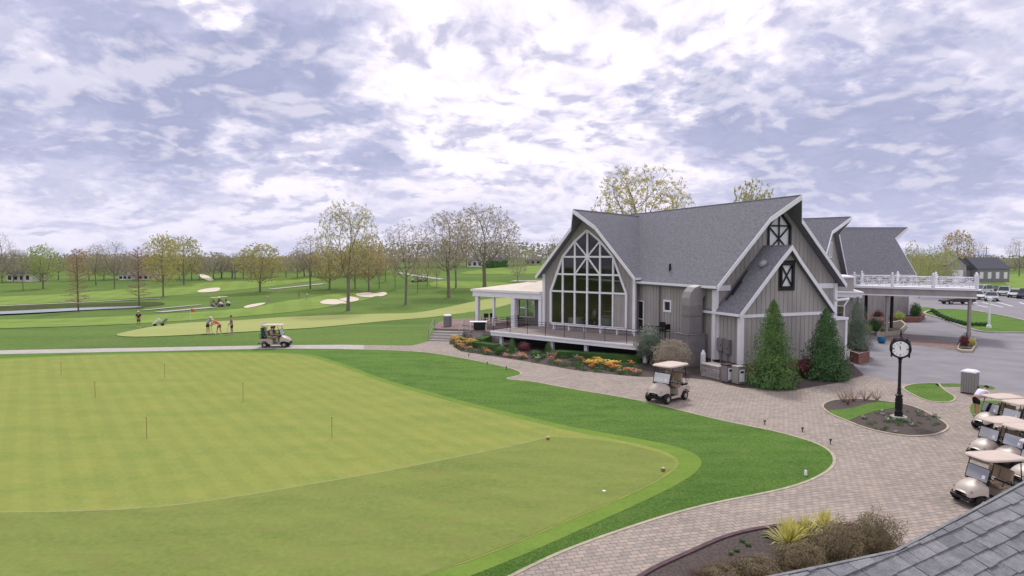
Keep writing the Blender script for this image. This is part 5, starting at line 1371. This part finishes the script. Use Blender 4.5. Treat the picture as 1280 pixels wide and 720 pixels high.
for px, py, z, dx, an, lab in (
 (1222, 591, 1.18, .48, a1, 'nearest parked golf cart with its nose clear of the others, beside the shingled roof'),
 (1236, 542, 1.18, .48, a2, 'second parked golf cart back in the left column, directly behind the nearest one'),
 (1238, 510, 1.18, .48, a2, 'farthest parked golf cart of the left column, the one the bent attendant reaches into'),
 (1278, 587, .75, .90, a1, 'parked golf cart tucked behind the rear of the nearest one at the right edge'),
 (1267, 551, 1.18, .48, a2, 'parked golf cart on the camera side of the second cart of the left column'),
 (1262, 503, 1.80, .62, a2, 'parked golf cart on the camera side of the farthest cart of the left column')):
    place_cart(cartat(px, py, z * CS, an, dx * CS), an, lab, pk, CS)
# the cart on the path in front of the clubhouse
place_cart(at(834, 500, 0), R(222), 'empty beige golf cart standing alone on the paved path before the pink shrub')
# the moving cart
fc = at(345, 433.6, 0); place_cart(fc, R(3), 'golf cart driven along the thin path behind the putting green')
dr_ = person(fc + Vector((-.22, -.22, .72)), R(3), 'person driving the cart on the far path', 'sit', (.45, .35, .38), (.35, .33, .33))
person(fc + Vector((-.22, .28, .72)), R(3), 'person riding as passenger in the cart on the far path', 'sit', (.05, .05, .06), (.10, .10, .12))
def golf_bag(p, col, label, rz=0):
    e = empty('golf_bag', p, rz, label, 'golf bag'); mb = MB(); mb.lathe([(.12, 0), (.13, .1), (.125, .6), (.145, .8), (.13, .82)], 12); mb.box(.10, .18, -.08, .08, .2, .55); mb.build('bag', plain('bag%d' % int(col[0] * 99 + col[2] * 50), col), e, world=False)
    mb = MB()
    for k in range(6): a = k * 1.05; q = Vector((.06 * math.cos(a), .06 * math.sin(a), .8)); t = q + Vector((.03 * math.cos(a), .03 * math.sin(a), .32 + .03 * (k % 3))); mb.tube([q, t], .008, 4); mb.tube([t, t + Vector((.07, 0, .03))], [.03, .02], 5)
    mb.build('clubs', mat('m_clubs', (.55, .55, .55), .4, .3, 9), e, world=False); return e
golf_bag(fc + Vector((-.98, -.24, .74)), (.05, .12, .10), 'dark green golf bag on the rear of the driven cart, near side')
golf_bag(fc + Vector((-.98, .24, .74)), (.55, .55, .58), 'white and grey golf bag on the rear of the driven cart, far side')
# carts and trolleys far out
place_cart(at(271, 383.5), R(10), 'distant golf cart, left one of the pair stopped above the fairway', 'distant pair of golf carts'); place_cart(at(280, 382.5), R(15), 'distant golf cart, right one of the pair stopped above the fairway', 'distant pair of golf carts')
place_cart(at(519.5, 352.5), R(200), 'tiny far golf cart on the rise, left of two behind the saplings', 'far golf carts on the rise'); place_cart(at(529, 351.5), R(200), 'tiny far golf cart on the rise, right of two behind the saplings', 'far golf carts on the rise')
def trolley(p, label, col):
    e = empty('golf_trolley', p, .4, label, 'golf trolley'); mb = MB(); mb.tube([(-.35, 0, .3), (.5, 0, .95), (.62, 0, .9)], .02, 5); mb.build('frame', m_metal, e, world=False)
    M = Matrix.Translation((-.3, 0, .22)) @ Matrix.Rotation(R(48), 4, 'Y'); mb = MB(); mb.lathe([(.14, 0), (.15, .1), (.14, .75), (.16, .9), (.1, .92)], 10, M); mb.build('bag', plain('tb%d' % int(col[0] * 99), col), e, world=False)
    for s in (-1, 1): mb = MB(); mb.lathe([(.05, -.02), (.16, -.025), (.16, .025), (.05, .02)], 14, Matrix.Translation((-.1, s * .3, .16)) @ Matrix.Rotation(R(90), 4, 'X')); mb.build('wheel', m_rubber, e, world=False)
trolley(at(195, 408), 'pale golf trolley parked left beside the lone dark golfer', (.65, .65, .6)); trolley(at(204.5, 407.5), 'grey golf trolley parked right beside the pale one', (.2, .22, .25))
# ------------------------------------------------------------------ flags, pins and small things on the greens
for c in kids(proto):
    for g in kids(c): bpy.data.objects.remove(g)
    bpy.data.objects.remove(c)
bpy.data.objects.remove(proto)
pinm = mat('m_pin', (.34, .20, .10), .7, .2)
for (px, y0, y1), w_ in zip(((76.5, 454, 469), (119, 478, 497), (206, 456, 473), (304, 480, 502.5), (183.5, 523, 548), (415, 523, 548)), ('farthest left short brown practice pin', 'second practice pin from the left edge', 'practice pin in the far middle of the putting green', 'practice pin right of the far middle one', 'nearest left short brown practice pin', 'rightmost short brown practice pin')):
    p = at(px, y1, .02); h = hpx(p, y0); e = empty('practice_pin', p, 0, w_ + ' on the striped green', 'pin', 'practice pins on the putting green')
    mb = MB(); mb.tube([(0, 0, 0), (0, 0, h)], .012, 6); mb.build('rod', pinm, e, world=False); mb = MB(); mb.lathe([(.03, h), (.03, h + .03)], 8); mb.build('top', pinm, e, world=False)
for px, py, w_ in ((685, 549.5, 'small brown tee box marker at the end of the mowing seam'), (829, 589, 'small brown tee box marker near the round end of the green')):
    p = at(px, py, .02); e = empty('marker_block', p, 0, w_, 'marker'); mb = MB(); mb.box(-.06, .06, -.05, .05, 0, .09); mb.build('base', mat('m_mk', (.30, .12, .05), .7), e, world=False, bevel=.01); mb = MB(); mb.lathe([(.05, .09), (.055, .12), (.02, .14)], 10); mb.build('knob', m_cream, e, world=False)
p = at(755, 613.5, .025); mb = MB(Matrix.Translation(p)); mb.lathe([(.054, 0), (.054, .006)], 14); tag(mb.build('hole_cup', m_white), 'white rimmed putting hole near the round end of the green', 'golf hole')
def flagpin(px, y1, y0, col, label):
    p = at(px, y1); h = hpx(p, y0) - p.z; e = empty('flagstick', p, 0, label, 'flag'); mb = MB(); mb.tube([(0, 0, 0), (0, 0, h)], .02, 5); mb.build('pole', m_white, e, world=False)
    mb = MB(); vs = []
    for i in range(5):
        for j in (0, 1): vs.append((.02 + i * .14, .05 * math.sin(i * 1.6), h - j * .42 - .01 * i))
    vs += [(x, y + .008, z) for x, y, z in vs]
    mb.add(vs, [(i * 2, i * 2 + 1, i * 2 + 3, i * 2 + 2) for i in range(4)] + [(10 + i * 2, 12 + i * 2, 13 + i * 2, 11 + i * 2) for i in range(4)]); mb.build('flag', plain('flag%d' % int(col[0] * 99), col), e, world=False)
flagpin(238.5, 402, 386, (.75, .08, .05), 'red flag on a thin pole at the back of the practice green')
for i, (px, py, c, w_) in enumerate([(956, 531, 1, 'first'), (1003, 540, 1, 'second'), (1038, 555, 1, 'third'), (609, 456, 1, 'a'), (586, 446, 1, 'b'), (633, 462, 1, 'c')]):
    p = at(px, py, 0); lab = ('small black path light at the lawn edge near the large bend' if i < 3 else 'small black path light at the lawn edge across from the flower bed')
    e = empty('path_light', p, 0, lab, 'path light', lab); mb = MB(); mb.tube([(0, 0, 0), (0, 0, .14)], .02, 6); mb.build('stem', m_black, e, world=False); mb = MB(); mb.lathe([(.05, .14), (.055, .19), (.01, .21)], 10); mb.build('lamp', m_black, e, world=False)
p = at(1007, 594, .02); mb = MB(Matrix.Translation(p)); mb.lathe([(.05, 0), (.05, .05), (.04, .16), (.01, .18)], 10); tag(mb.build('sprinkler_post', m_white), 'small white post in the grass at the bend of the paver edge', 'post')
# ------------------------------------------------------------------ street clock
cp_ = at(1123, 523.5, 0); cl_ = empty('street_clock', cp_, R(-31), 'black cast iron post clock with white dials in the island bed', 'clock')
B = lambda mb, n, m, par=cl_, **k: mb.build(n, m, par, world=False, **k)
mb = MB(); mb.lathe([(.34, 0), (.34, .12), (.30, .14)], 20); B(mb, 'stone_base', m_conc)
mb = MB(); mb.box(-.16, .16, -.16, .16, .142, .34); mb.lathe([(.15, .342), (.135, .42), (.125, .9), (.13, 1.0), (.16, 1.03), (.16, 1.07), (.10, 1.11), (.08, 1.18), (.07, 1.3), (.09, 1.34), (.065, 1.38), (.058, 2.5), (.075, 2.56), (.06, 2.62), (.11, 2.72), (.14, 2.78)], 16)
for k in range(8): a = k * math.pi / 4; mb.tube([(.13 * math.cos(a), .13 * math.sin(a), .44), (.125 * math.cos(a), .125 * math.sin(a), .92)], .022, 5)
B(mb, 'post', m_black, smooth=False)
hz_ = 3.17
mb = MB()
for ang in (0, 90):
    M = Matrix.Translation((0, 0, hz_)) @ Matrix.Rotation(R(ang), 4, 'Z') @ Matrix.Rotation(R(90), 4, 'X')
    mb.lathe([(.345, -.355), (.40, -.37), (.42, -.35), (.42, -.31), (.33, -.29), (.33, .29), (.42, .31), (.42, .35), (.40, .37), (.345, .355)], 28, M)
for sx in (-1, 1):
    for sy in (-1, 1): mb.box(sx * .25 - .05, sx * .25 + .05, sy * .25 - .05, sy * .25 + .05, hz_ - .33, hz_ + .30); mb.lathe([(.03, hz_ + .3), (.045, hz_ + .36), (.01, hz_ + .42)], 8, Matrix.Translation((sx * .25, sy * .25, 0)))
mb.lathe([(.10, hz_ - .47), (.2, hz_ - .36), (.26, hz_ - .3)], 12); mb.lathe([(.20, hz_ + .33), (.12, hz_ + .44), (.05, hz_ + .5), (.03, hz_ + .58), (.06, hz_ + .62), (.03, hz_ + .67), (.012, hz_ + .82), (.002, hz_ + .86)], 12); B(mb, 'clock_head', m_black)
for ang in (0, 90, 180, 270):
    M = Matrix.Translation((0, 0, hz_)) @ Matrix.Rotation(R(ang), 4, 'Z') @ Matrix.Rotation(R(90), 4, 'X') @ Matrix.Translation((0, 0, .359))
    d = MB(); d.lathe([(.335, 0), (.335, .004)], 32, M); dial = B(d, 'dial', mat('m_dial', (.85, .85, .86), .3, .02))
    d = MB()
    for k in range(12):
        a = k * math.pi / 6; r0, r1 = (.22, .30); v = Vector((math.sin(a), math.cos(a), 0)); s = Vector((v.y, -v.x, 0)); w_ = .012 if k % 3 else .02
        for off in ((-.016, .016) if k % 3 == 0 else (0,)):
            c = s * off; q = [v * r0 - s * w_ / 2 + c, v * r0 + s * w_ / 2 + c, v * r1 + s * w_ / 2 + c, v * r1 - s * w_ / 2 + c]; d.add([M @ (x + Vector((0, 0, .007))) for x in q], [(0, 1, 2, 3)])
    B(d, 'numerals', m_black, dial)
    d = MB()
    for a, l, w_, z in ((R(-4), .14, .024, .012), (R(-20), .22, .016, .016)):
        v = Vector((math.sin(a), math.cos(a), 0)); s = Vector((v.y, -v.x, 0)); d.prism([M @ (x + Vector((0, 0, z))) for x in (-v * .04 - s * w_ / 2, -v * .04 + s * w_ / 2, v * l + s * w_ * .2, v * l - s * w_ * .2)], M.to_3x3() @ Vector((0, 0, .003)))
    B(d, 'hands', m_black, dial)
# ------------------------------------------------------------------ bins, boxes, furniture
p = at(1212, 491.5, 0); e = empty('trash_bin', p, R(35), 'tall grey slatted trash enclosure with white lid beside the grass island', 'trash bin')
mb = MB(); mb.box(-.30, .30, -.30, .30, .06, 1.12)
for s in (-1, 1):
    for k in range(5): mb.box(-.28 + k * .115, -.20 + k * .115, s * .30 - .012 + s * .014, s * .30 + .012 + s * .014, .1, 1.08); mb.box(s * .30 - .012 + s * .014, s * .30 + .012 + s * .014, -.28 + k * .115, -.20 + k * .115, .1, 1.08)
mb.build('body', m_metal, e, world=False); mb = MB(); mb.lathe([(.46, 1.122), (.46, 1.18), (.30, 1.26), (.05, 1.28)], 4, Matrix.Rotation(R(45), 4, 'Z')); mb.build('lid', m_white, e, world=False)
mb = MB(); mb.box(-.31, .31, -.31, .31, 0, .06); mb.build('base', m_black, e, world=False)
mb = MB(); mb.lathe([(.14, 0), (.16, .3), (.15, .42), (.05, .45)], 10, Matrix.Translation(at(1219, 492, 0))); tag(mb.build('bucket', m_black), 'small black bucket standing against the tall trash enclosure', 'bucket')
for i, (px, py, w_) in enumerate(((909, 477.5, 'left grey recycling bin with black lid beside the stone box'), (923, 480, 'right grey recycling bin with pale panel next to the evergreen'))):
    p = at(px, py, 0); e = empty('recycling_bin', p, R(ANG), w_, 'bin', 'pair of recycling bins'); mb = MB(); mb.box(-.26, .26, -.27, .27, .05, .98); mb.build('body', m_galv if i == 0 else m_metal, e, world=False, bevel=.02); mb = MB(); mb.box(-.28, .28, -.29, .29, .98, 1.05); mb.build('lid', m_black if i == 0 else m_metal, e, world=False, bevel=.02)
    mb = MB(); mb.box(-.17, .17, -.284, -.272, .18, .85); mb.build('front_panel', m_white, e, world=False); mb = MB(); mb.box(-.11, .11, -.294, -.286, .66, .78); mb.build('opening', m_black, e, world=False)
q = [at(876, 469.5, 0), at(899, 475, 0)]; d = (q[1] - q[0]).normalized(); nrm_ = Vector((-d.y, d.x, 0))
e = empty('stone_box', q[0], 0, 'low grey stone block wall box beside the recycling bins', 'stone box'); mb = MB(); mb.prism([q[0], q[1], q[1] + nrm_ * .9, q[0] + nrm_ * .9], (0, 0, .72)); mb.build('wall', m_stone, e); mb = MB(); mb.prism([x + Vector((0, 0, .722)) for x in (q[0] - nrm_ * .05, q[1] - nrm_ * .05, q[1] + nrm_ * .95, q[0] + nrm_ * .95)], (0, 0, .06)); mb.build('cap', m_conc, e)
TU = TA @ Matrix.Translation((-3.6, 2.1, 0)) @ Matrix.Rotation(R(-90), 4, 'Z')
for x0, z0, z1, lab, m_ in ((.25, 1.2, 2.0, 'left grey electric meter cabinet on the small gable side wall', m_metal), (.85, 1.05, 1.95, 'right grey electric cabinet on the small gable side wall', m_galv)):
    c = TU @ Vector((x0, -.2, z0)); e = empty('meter_cabinet', c, 0, lab, 'cabinet'); mb = MB(TU); mb.box(x0, x0 + .5, -.26, -.03, z0, z1); mb.build('case', m_, e, bevel=.015); mb = MB(TU); mb.box(x0 + .04, x0 + .46, -.28, -.262, z0 + .06, z1 - .06); h = mb.build('door', m_, e); mb = MB(TU); mb.box(x0 + .38, x0 + .42, -.30, -.281, z0 + .3, z0 + .42); mb.build('handle', m_black, h); mb = MB(TU); mb.tube([(x0 + .25, -.12, z0), (x0 + .25, -.12, .3)], .04, 6); mb.build('conduit', m_galv, e)
mb = MB(); c = at(880, 466, 0); mb.lathe([(.16, 0), (.16, 1.1), (.10, 1.22), (.05, 1.35)], 12, Matrix.Translation(c + Vector((.1, .55, 0)))); tag(mb.build('gas_cylinder', m_white), 'white upright cylinder between duct and meter cabinets', 'cylinder')
# bin on the terrace
p = at(559.5, 408, .88); e = empty('trash_bin', p, 0, 'round grey trash bin standing on the brick terrace by the steps', 'trash bin'); mb = MB(); mb.lathe([(.33, 0), (.35, .05), (.35, .95)], 18); mb.build('body', m_galv, e, world=False); mb = MB(); mb.lathe([(.38, .952), (.38, 1.02), (.30, 1.08), (.05, 1.1)], 18); mb.build('lid', m_white, e, world=False)
mb = MB()
for k in range(18): a = k * math.pi / 9; mb.box(-.02, .02, .348, .37, .08, .92, M=Matrix.Rotation(a, 4, 'Z'))
mb.build('slats', m_metal, e, world=False)
def chair(p, rz, label, group=None, hi=0.0, m=m_black):
    e = empty('patio_chair', p, rz, label, 'chair', group); s = .46 + hi
    mb = MB(); mb.box(-.24, .24, -.24, .24, s - .03, s + .02); mb.build('seat', m, e, world=False)
    mb = MB(); mb.box(-.26, -.22, -.24, .24, s + .12, s + .52); mb.build('backrest', m, e, world=False)
    for x in (-.22, .22):
        for y in (-.22, .22): mb = MB(); mb.tube([(x, y, 0), (x, y, s + (.18 if x > 0 else .1))], .018, 5); mb.build('leg', m, e, world=False)
    for y in (-.25, .25): mb = MB(); mb.tube([(-.24, y, s + .2), (.22, y, s + .2)], .02, 5); mb.build('armrest', m, e, world=False)
def table(p, r, h, label, m=m_black, rz=0, rectl=None):
    e = empty('patio_table', p, rz, label, 'table'); mb = MB()
    if rectl: mb.box(-rectl[0] / 2, rectl[0] / 2, -rectl[1] / 2, rectl[1] / 2, h - .04, h)
    else: mb.lathe([(r, h - .03), (r, h)], 20)
    mb.build('tabletop', m, e, world=False); a, b = (rectl[0] / 2 - .08, rectl[1] / 2 - .08) if rectl else (r * .6, r * .6)
    for x in (-a, a):
        for y in (-b, b): mb = MB(); mb.tube([(x, y, 0), (x, y, h - .04)], .022, 5); mb.build('leg', m, e, world=False)
tz = .88
p = at(598, 412.5, tz); table(p, .5, .75, 'black table with pale cloth edge at the front of the brick terrace', rectl=(1.5, .9), m=m_white)
e = empty('grill', p + Vector((.1, .05, 0)), 0, 'black grill box under the white topped terrace table', 'grill'); mb = MB(); mb.box(-.5, .5, -.35, .35, .12, .68); mb.build('body', m_black, e, world=False, bevel=.03); mb = MB(); mb.box(-.45, .45, -.3, .3, 0, .12); mb.build('base', m_dark, e, world=False)
chair(at(597, 404, tz), R(-80), 'black chair at the back left of the brick terrace', None)
chair(at(606, 405, tz), R(-120), 'black chair behind the white topped table on the terrace', None)
table(at(610, 402, tz), .5, .74, 'small round black table at the back of the brick terrace')
DK = 1.25
lo = lambda x, y, z: TG @ Vector((x, y, z))
ls = [(-10.9, 1.0, -60, 'black porch chair in the open left bay of the porch'), (-8.9, 1.2, 200, 'black porch chair in front of the left porch window'), (-7.9, 1.2, 20, 'black porch chair in front of the right porch window')]
for x, y, a, lab in ls: chair(lo(x, y, .96), R(a), lab)
fl2 = MB(TG); fl2.box(-12.6, -4.45, -1.6, 7.8, .4, .95); fl2.build('porch_floor', m_pavred, club)
table(lo(-8.4, .4, .96), .42, .74, 'small black table between the two porch window chairs')
# tall black table with chairs at the right end of the deck
for dx, dy, a, lab in ((6.2, -2.4, 30, 'black high chair left of the dark table on the deck'), (7.9, -2.2, 160, 'black high chair right of the dark table on the deck'), (7.2, -1.4, 270, 'black high chair behind the dark table on the deck')): chair(lo(dx, dy, DK), R(a - 39), lab, None, .22)
table(lo(7.0, -2.5, DK), .55, 1.0, 'dark high round table at the right end of the deck')
# long white bench in front of the glass
e = empty('long_bench', lo(1.3, -1.2, DK), R(-39), 'long low white bench standing along the glass gable on the deck', 'bench'); mb = MB(); mb.box(-3.9, 3.9, -.2, .2, .40, .46); mb.build('seat', m_white, e, world=False)
for k in range(6): mb = MB(); x = -3.7 + k * 1.48; mb.box(x - .05, x + .05, -.16, .16, 0, .40); mb.build('leg', m_white, e, world=False)
# tables inside the hall
for i, (x, y) in enumerate(((-2.4, 2.0), (-.2, 3.6), (1.9, 2.2), (-1.2, 5.6), (2.2, 5.4))):
    e = empty('dining_table', lo(x, y, DK), 0, 'round table under white cloth inside the glass hall', 'table', 'white clothed tables inside the hall'); mb = MB(); mb.lathe([(.72, .1), (.68, .5), (.70, .74), (.02, .76)], 20); mb.build('tablecloth', m_cloth, e, world=False); mb = MB(); mb.lathe([(.3, 0), (.1, .1), (.06, .7)], 10); mb.build('pedestal', m_dark, e, world=False)
person(lo(-.2, 1.5, DK), R(200), 'person in pale blue shirt standing inside behind the glass gable', 'stand', (.40, .55, .75), (.05, .05, .08))
# blue pot by the canopy column
p = at(1102, 429, 0); e = empty('flower_pot', p, 0, 'glazed blue pot standing at the foot of the left canopy column', 'pot'); mb = MB(); mb.lathe([(.2, 0), (.32, .2), (.34, .42), (.30, .5), (.33, .54), (.29, .55)], 16); mb.build('bowl', plain('blue', (.03, .15, .30), .25), e, world=False, smooth=True); mb = MB(); mb.lathe([(.28, .50), (.05, .53)], 12); mb.build('soil', m_mulch, e, world=False)
# slab under the maple
mb = MB(); q = P4((628, 446.5), (660, 449.5), (658, 445), (632, 442.5)); mb.prism(q, (0, 0, .16)); tag(mb.build('stone_slab', mat('m_slab', (.22, .11, .10), .9, .2, 2, .5)), 'flat reddish stone slab beneath the red leaved maple', 'stone')
# ------------------------------------------------------------------ lamp post, utility pole
p = at(1236, 410, 0); e = empty('lamp_post', p, 0, 'white lamp post with round head on the entry lawn', 'lamp post'); h = hpx(p, 371)
mb = MB(); mb.lathe([(.24, 0), (.22, .25), (.12, .35), (.10, h - .5), (.14, h - .42)], 14); mb.build('post', m_white, e, world=False); mb = MB(); mb.lathe([(.14, h - .42), (.22, h - .3), (.22, h - .08), (.12, h)], 14); mb.build('lamp', m_white, e, world=False)
# ------------------------------------------------------------------ cars
m_cglass = mat('m_cglass', (.02, .025, .03), .08, .1, spec=.6)
def car(p, rz, col, label, suv=False, group='cars in the parking area'):
    e = empty('parked_car', p, rz, label, 'car', group); L_, W_, Hh = (4.7, 1.85, 1.72) if suv else (4.6, 1.8, 1.45); b = .85 if suv else .78
    B = lambda mb, n, m, par=e, **k: mb.build(n, m, par, world=False, **k)
    cm = mat('m_car%d_%d' % (int(col[0] * 99), int(col[2] * 99)), col, .25, .02, 1, spec=.6)
    x = L_ / 2; prof = [(-x, .35), (-x, b - .05), (-x + .15, b + .12), (x * .38, b + .10), (x - .25, b - .06), (x, b - .25), (x, .35)]
    mb = MB(); mb.prism([(px, -W_ / 2, z) for px, z in prof], (0, W_, 0)); B(mb, 'body', cm, bevel=.09)
    mb = MB(); t = Hh; bt = [(-x + .18, b + .1), (x * .40, b + .08)]; tp_ = [(-x + (.35 if suv else .85), t), (x * .02, t)]
    w0, w1 = W_ / 2 - .06, W_ / 2 - .24
    mb.add([(bt[0][0], -w0, bt[0][1]), (bt[1][0], -w0, bt[1][1]), (bt[1][0], w0, bt[1][1]), (bt[0][0], w0, bt[0][1]), (tp_[0][0], -w1, t - .05), (tp_[1][0], -w1, t - .05), (tp_[1][0], w1, t - .05), (tp_[0][0], w1, t - .05)], [(0, 1, 5, 4), (1, 2, 6, 5), (2, 3, 7, 6), (3, 0, 4, 7), (4, 5, 6, 7)]); B(mb, 'window', m_cglass)
    mb = MB(); mb.box(tp_[0][0] - .02, tp_[1][0] + .02, -w1 - .02, w1 + .02, t - .06, t)
    for s in (-1, 1): mb.bar((bt[1][0], s * w0, bt[1][1]), (tp_[1][0], s * w1, t - .04), .07, .06); mb.bar((bt[0][0], s * w0, bt[0][1]), (tp_[0][0], s * w1, t - .04), .10, .08); mb.bar((-.35, s * w0, b + .08), (-.4, s * w1, t - .04), .08, .05)
    B(mb, 'roof', cm, bevel=.02)
    for xx in (x - .85, -x + .85):
        for s in (-1, 1):
            M = Matrix.Translation((xx, s * (W_ / 2 - .1), .34)) @ Matrix.Rotation(R(90), 4, 'X'); mb = MB(); mb.lathe([(.2, -.12), (.33, -.12), (.34, 0), (.33, .12), (.2, .12)], 18, M); w_ = B(mb, 'wheel', m_rubber); mb = MB(); mb.lathe([(.21, -.125), (.05, -.13)], 12, M); mb.lathe([(.21, .125), (.05, .13)], 12, M); B(mb, 'rim', m_metal, w_)
    for s in (-1, 1):
        mb = MB(); mb.box(x - .12, x + .01, s * W_ * .36 - .18, s * W_ * .36 + .18, b - .28, b - .14); B(mb, 'headlight', m_wind); mb = MB(); mb.box(-x - .01, -x + .08, s * W_ * .4 - .12, s * W_ * .4 + .12, b - .18, b + .02); B(mb, 'taillight', plain('tail', (.35, .02, .02), .3))
    mb = MB(); mb.box(x - .05, x + .04, -.7, .7, .36, .52); B(mb, 'bumper', m_dark)
car(at(1226, 367), R(200), (.62, .64, .64), 'pale silver car farthest left in the parking area', True)
car(at(1221, 374), R(250), (.75, .76, .76), 'white car partly hidden behind the right end of the canopy', False)
car(at(1239, 376), R(235), (.42, .43, .48), 'silver car nearest the white lamp post', False)
car(at(1241, 366), R(30), (.02, .02, .025), 'black car behind the silver car near the lamp post', False)
car(at(1255, 369.5), R(225), (.45, .50, .50), 'silver green SUV right of the black car', True)
car(at(1269, 371.5), R(225), (.62, .64, .66), 'light grey sedan between the silver green SUV and the dark one', False)
car(at(1281, 373), R(225), (.03, .035, .06), 'dark blue car cut by the right edge of the view', True)
car(at(1196, 380), R(180), (.03, .03, .03), 'black car seen beneath the canopy', False)
# ------------------------------------------------------------------ far buildings
def house(px0, px1, by, ey, ty, col, roofc, label, Y=None, nwin=4, name='house', gable=None, depth=9):
    a = at(px0, by) if Y is None else Vector(((px0 - 640) / F * Y, Y, 0)); Yy = a.y; xa = (px0 - 640) / F * Yy; xb = (px1 - 640) / F * Yy; z0 = hgt((xa + xb) / 2, Yy)
    ez = hpx((0, Yy), ey); tz_ = hpx((0, Yy), ty); e = empty(name, ((xa + xb) / 2, Yy, z0), 0, label, name.replace('_', ' '))
    w_ = mat('m_h%d_%d' % (int(col[0] * 99), int(col[2] * 99)), col, .8, .06, 1); rc = mat('m_r%d' % int(roofc[0] * 999), roofc, .9, .1, 2)
    mb = MB(); mb.box(xa, xb, Yy, Yy + depth, z0 - 1, ez); mb.build('wall', w_, e)
    mb = MB(); o = .35; mb.add([(xa - o, Yy - o, ez), (xb + o, Yy - o, ez), (xb + o, Yy + depth + o, ez), (xa - o, Yy + depth + o, ez), (xa + (0 if gable else 2), Yy + depth / 2, tz_), (xb - (0 if gable else 2), Yy + depth / 2, tz_)], [(0, 1, 5, 4), (1, 2, 5), (2, 3, 4, 5), (3, 0, 4), (3, 2, 1, 0)]); mb.build('roof', rc, e)
    n = nwin; hh = ez - z0
    for i in range(n):
        x = xa + (xb - xa) * (i + .5) / n
        for r_ in ((.18, .42), (.60, .85)) if hh > 4.2 else ((.25, .75),):
            mb = MB(); mb.box(x - .5, x + .5, Yy - .06, Yy - .01, z0 + hh * r_[0], z0 + hh * r_[1]); mb.build('window', m_cglass if name != 'barn' else m_white, e)
    return e, xa, xb, Yy, z0, ez
house(8, 38, 352, 342, 335.5, (.72, .72, .68), (.10, .10, .12), 'white two storey house at the far left edge beyond the trees', nwin=4)
house(148, 164, 350, 344, 340.5, (.75, .75, .74), (.22, .20, .20), 'small white far house between the bare trees at left', nwin=3)
house(172, 192, 350, 343.5, 340, (.70, .66, .64), (.24, .22, .21), 'low pale far house behind the right reddish tree', nwin=3)
house(584, 603, 334, 325.5, 320.5, (.72, .72, .72), (.20, .20, .22), 'white far house seen through the broad grey oak, left one', nwin=3)
house(612, 634, 333, 326, 321, (.66, .66, .68), (.14, .14, .16), 'grey white far house right of the broad grey oak', nwin=3)
house(656, 676, 331, 325, 320, (.55, .50, .50), (.14, .14, .16), 'dull far house just left of the clubhouse gable', nwin=3)
e, xa, xb, Yy, z0, ez = house(1222, 1262, 352.5, 336, 321.5, (.24, .235, .25), (.085, .09, .11), 'long grey barn with white window strips beyond the parking', nwin=4, name='barn', gable=True, depth=10)
k = Yy / F; mb = MB(); xg0, xg1 = (1189 - 640) * k, (1211 - 640) * k
mb.prism([(xg0, Yy + 1, z0 - 1), (xg1, Yy + 1, z0 - 1), (xg1, Yy + 1, hpx((0, Yy), 331)), ((xg0 + xg1) / 2, Yy + 1, hpx((0, Yy), 322)), (xg0, Yy + 1, hpx((0, Yy), 331))], (0, 8, 0)); mb.build('gable_wing', m_siding, e)
for s, x0_ in ((1, xg1), (-1, xg0)):
    m_ = (xg0 + xg1) / 2; za, zb2 = hpx((0, Yy), 331), hpx((0, Yy), 322); mb = MB(); mb.prism([(m_, Yy + .6, zb2 + .05), (x0_ + s * .4, Yy + .6, za - .3), (x0_ + s * .4, Yy + 9, za - .3), (m_, Yy + 9, zb2 + .05)], (0, 0, .25)); mb.build('roof', m_shing, e)
mb = MB(); mb.box(xg0 + 1, xg1 - 1, Yy + .9, Yy + .97, z0, z0 + 3.4); mb.build('door', m_white, e)
mb = MB(); mb.box((1211 - 640) * k, xa + .5, Yy + 3, Yy + 8, z0 - 1, ez - .6); mb.build('wall', m_siding, e)
p = Vector(((1232 - 640) / F * 250, 250, 0)); e = empty('utility_pole', p, 0, 'thin utility pole rising behind the grey barn', 'pole'); h = hpx(p, 308); mb = MB(); mb.tube([(0, 0, 0), (0, 0, h)], [.16, .1], 8); mb.build('pole', m_bark, e, world=False); mb = MB(); mb.box(-1.1, 1.1, -.06, .06, h - .9, h - .75); mb.build('crossarm', m_bark, e, world=False)
# hedge before the far houses in the centre
hedge((608, 334.5), (634, 333.5), 2.5, 2.6, 'dkgreen', 'dark clipped hedge in front of the grey white far house', 1500)
bpy.context.view_layer.update()
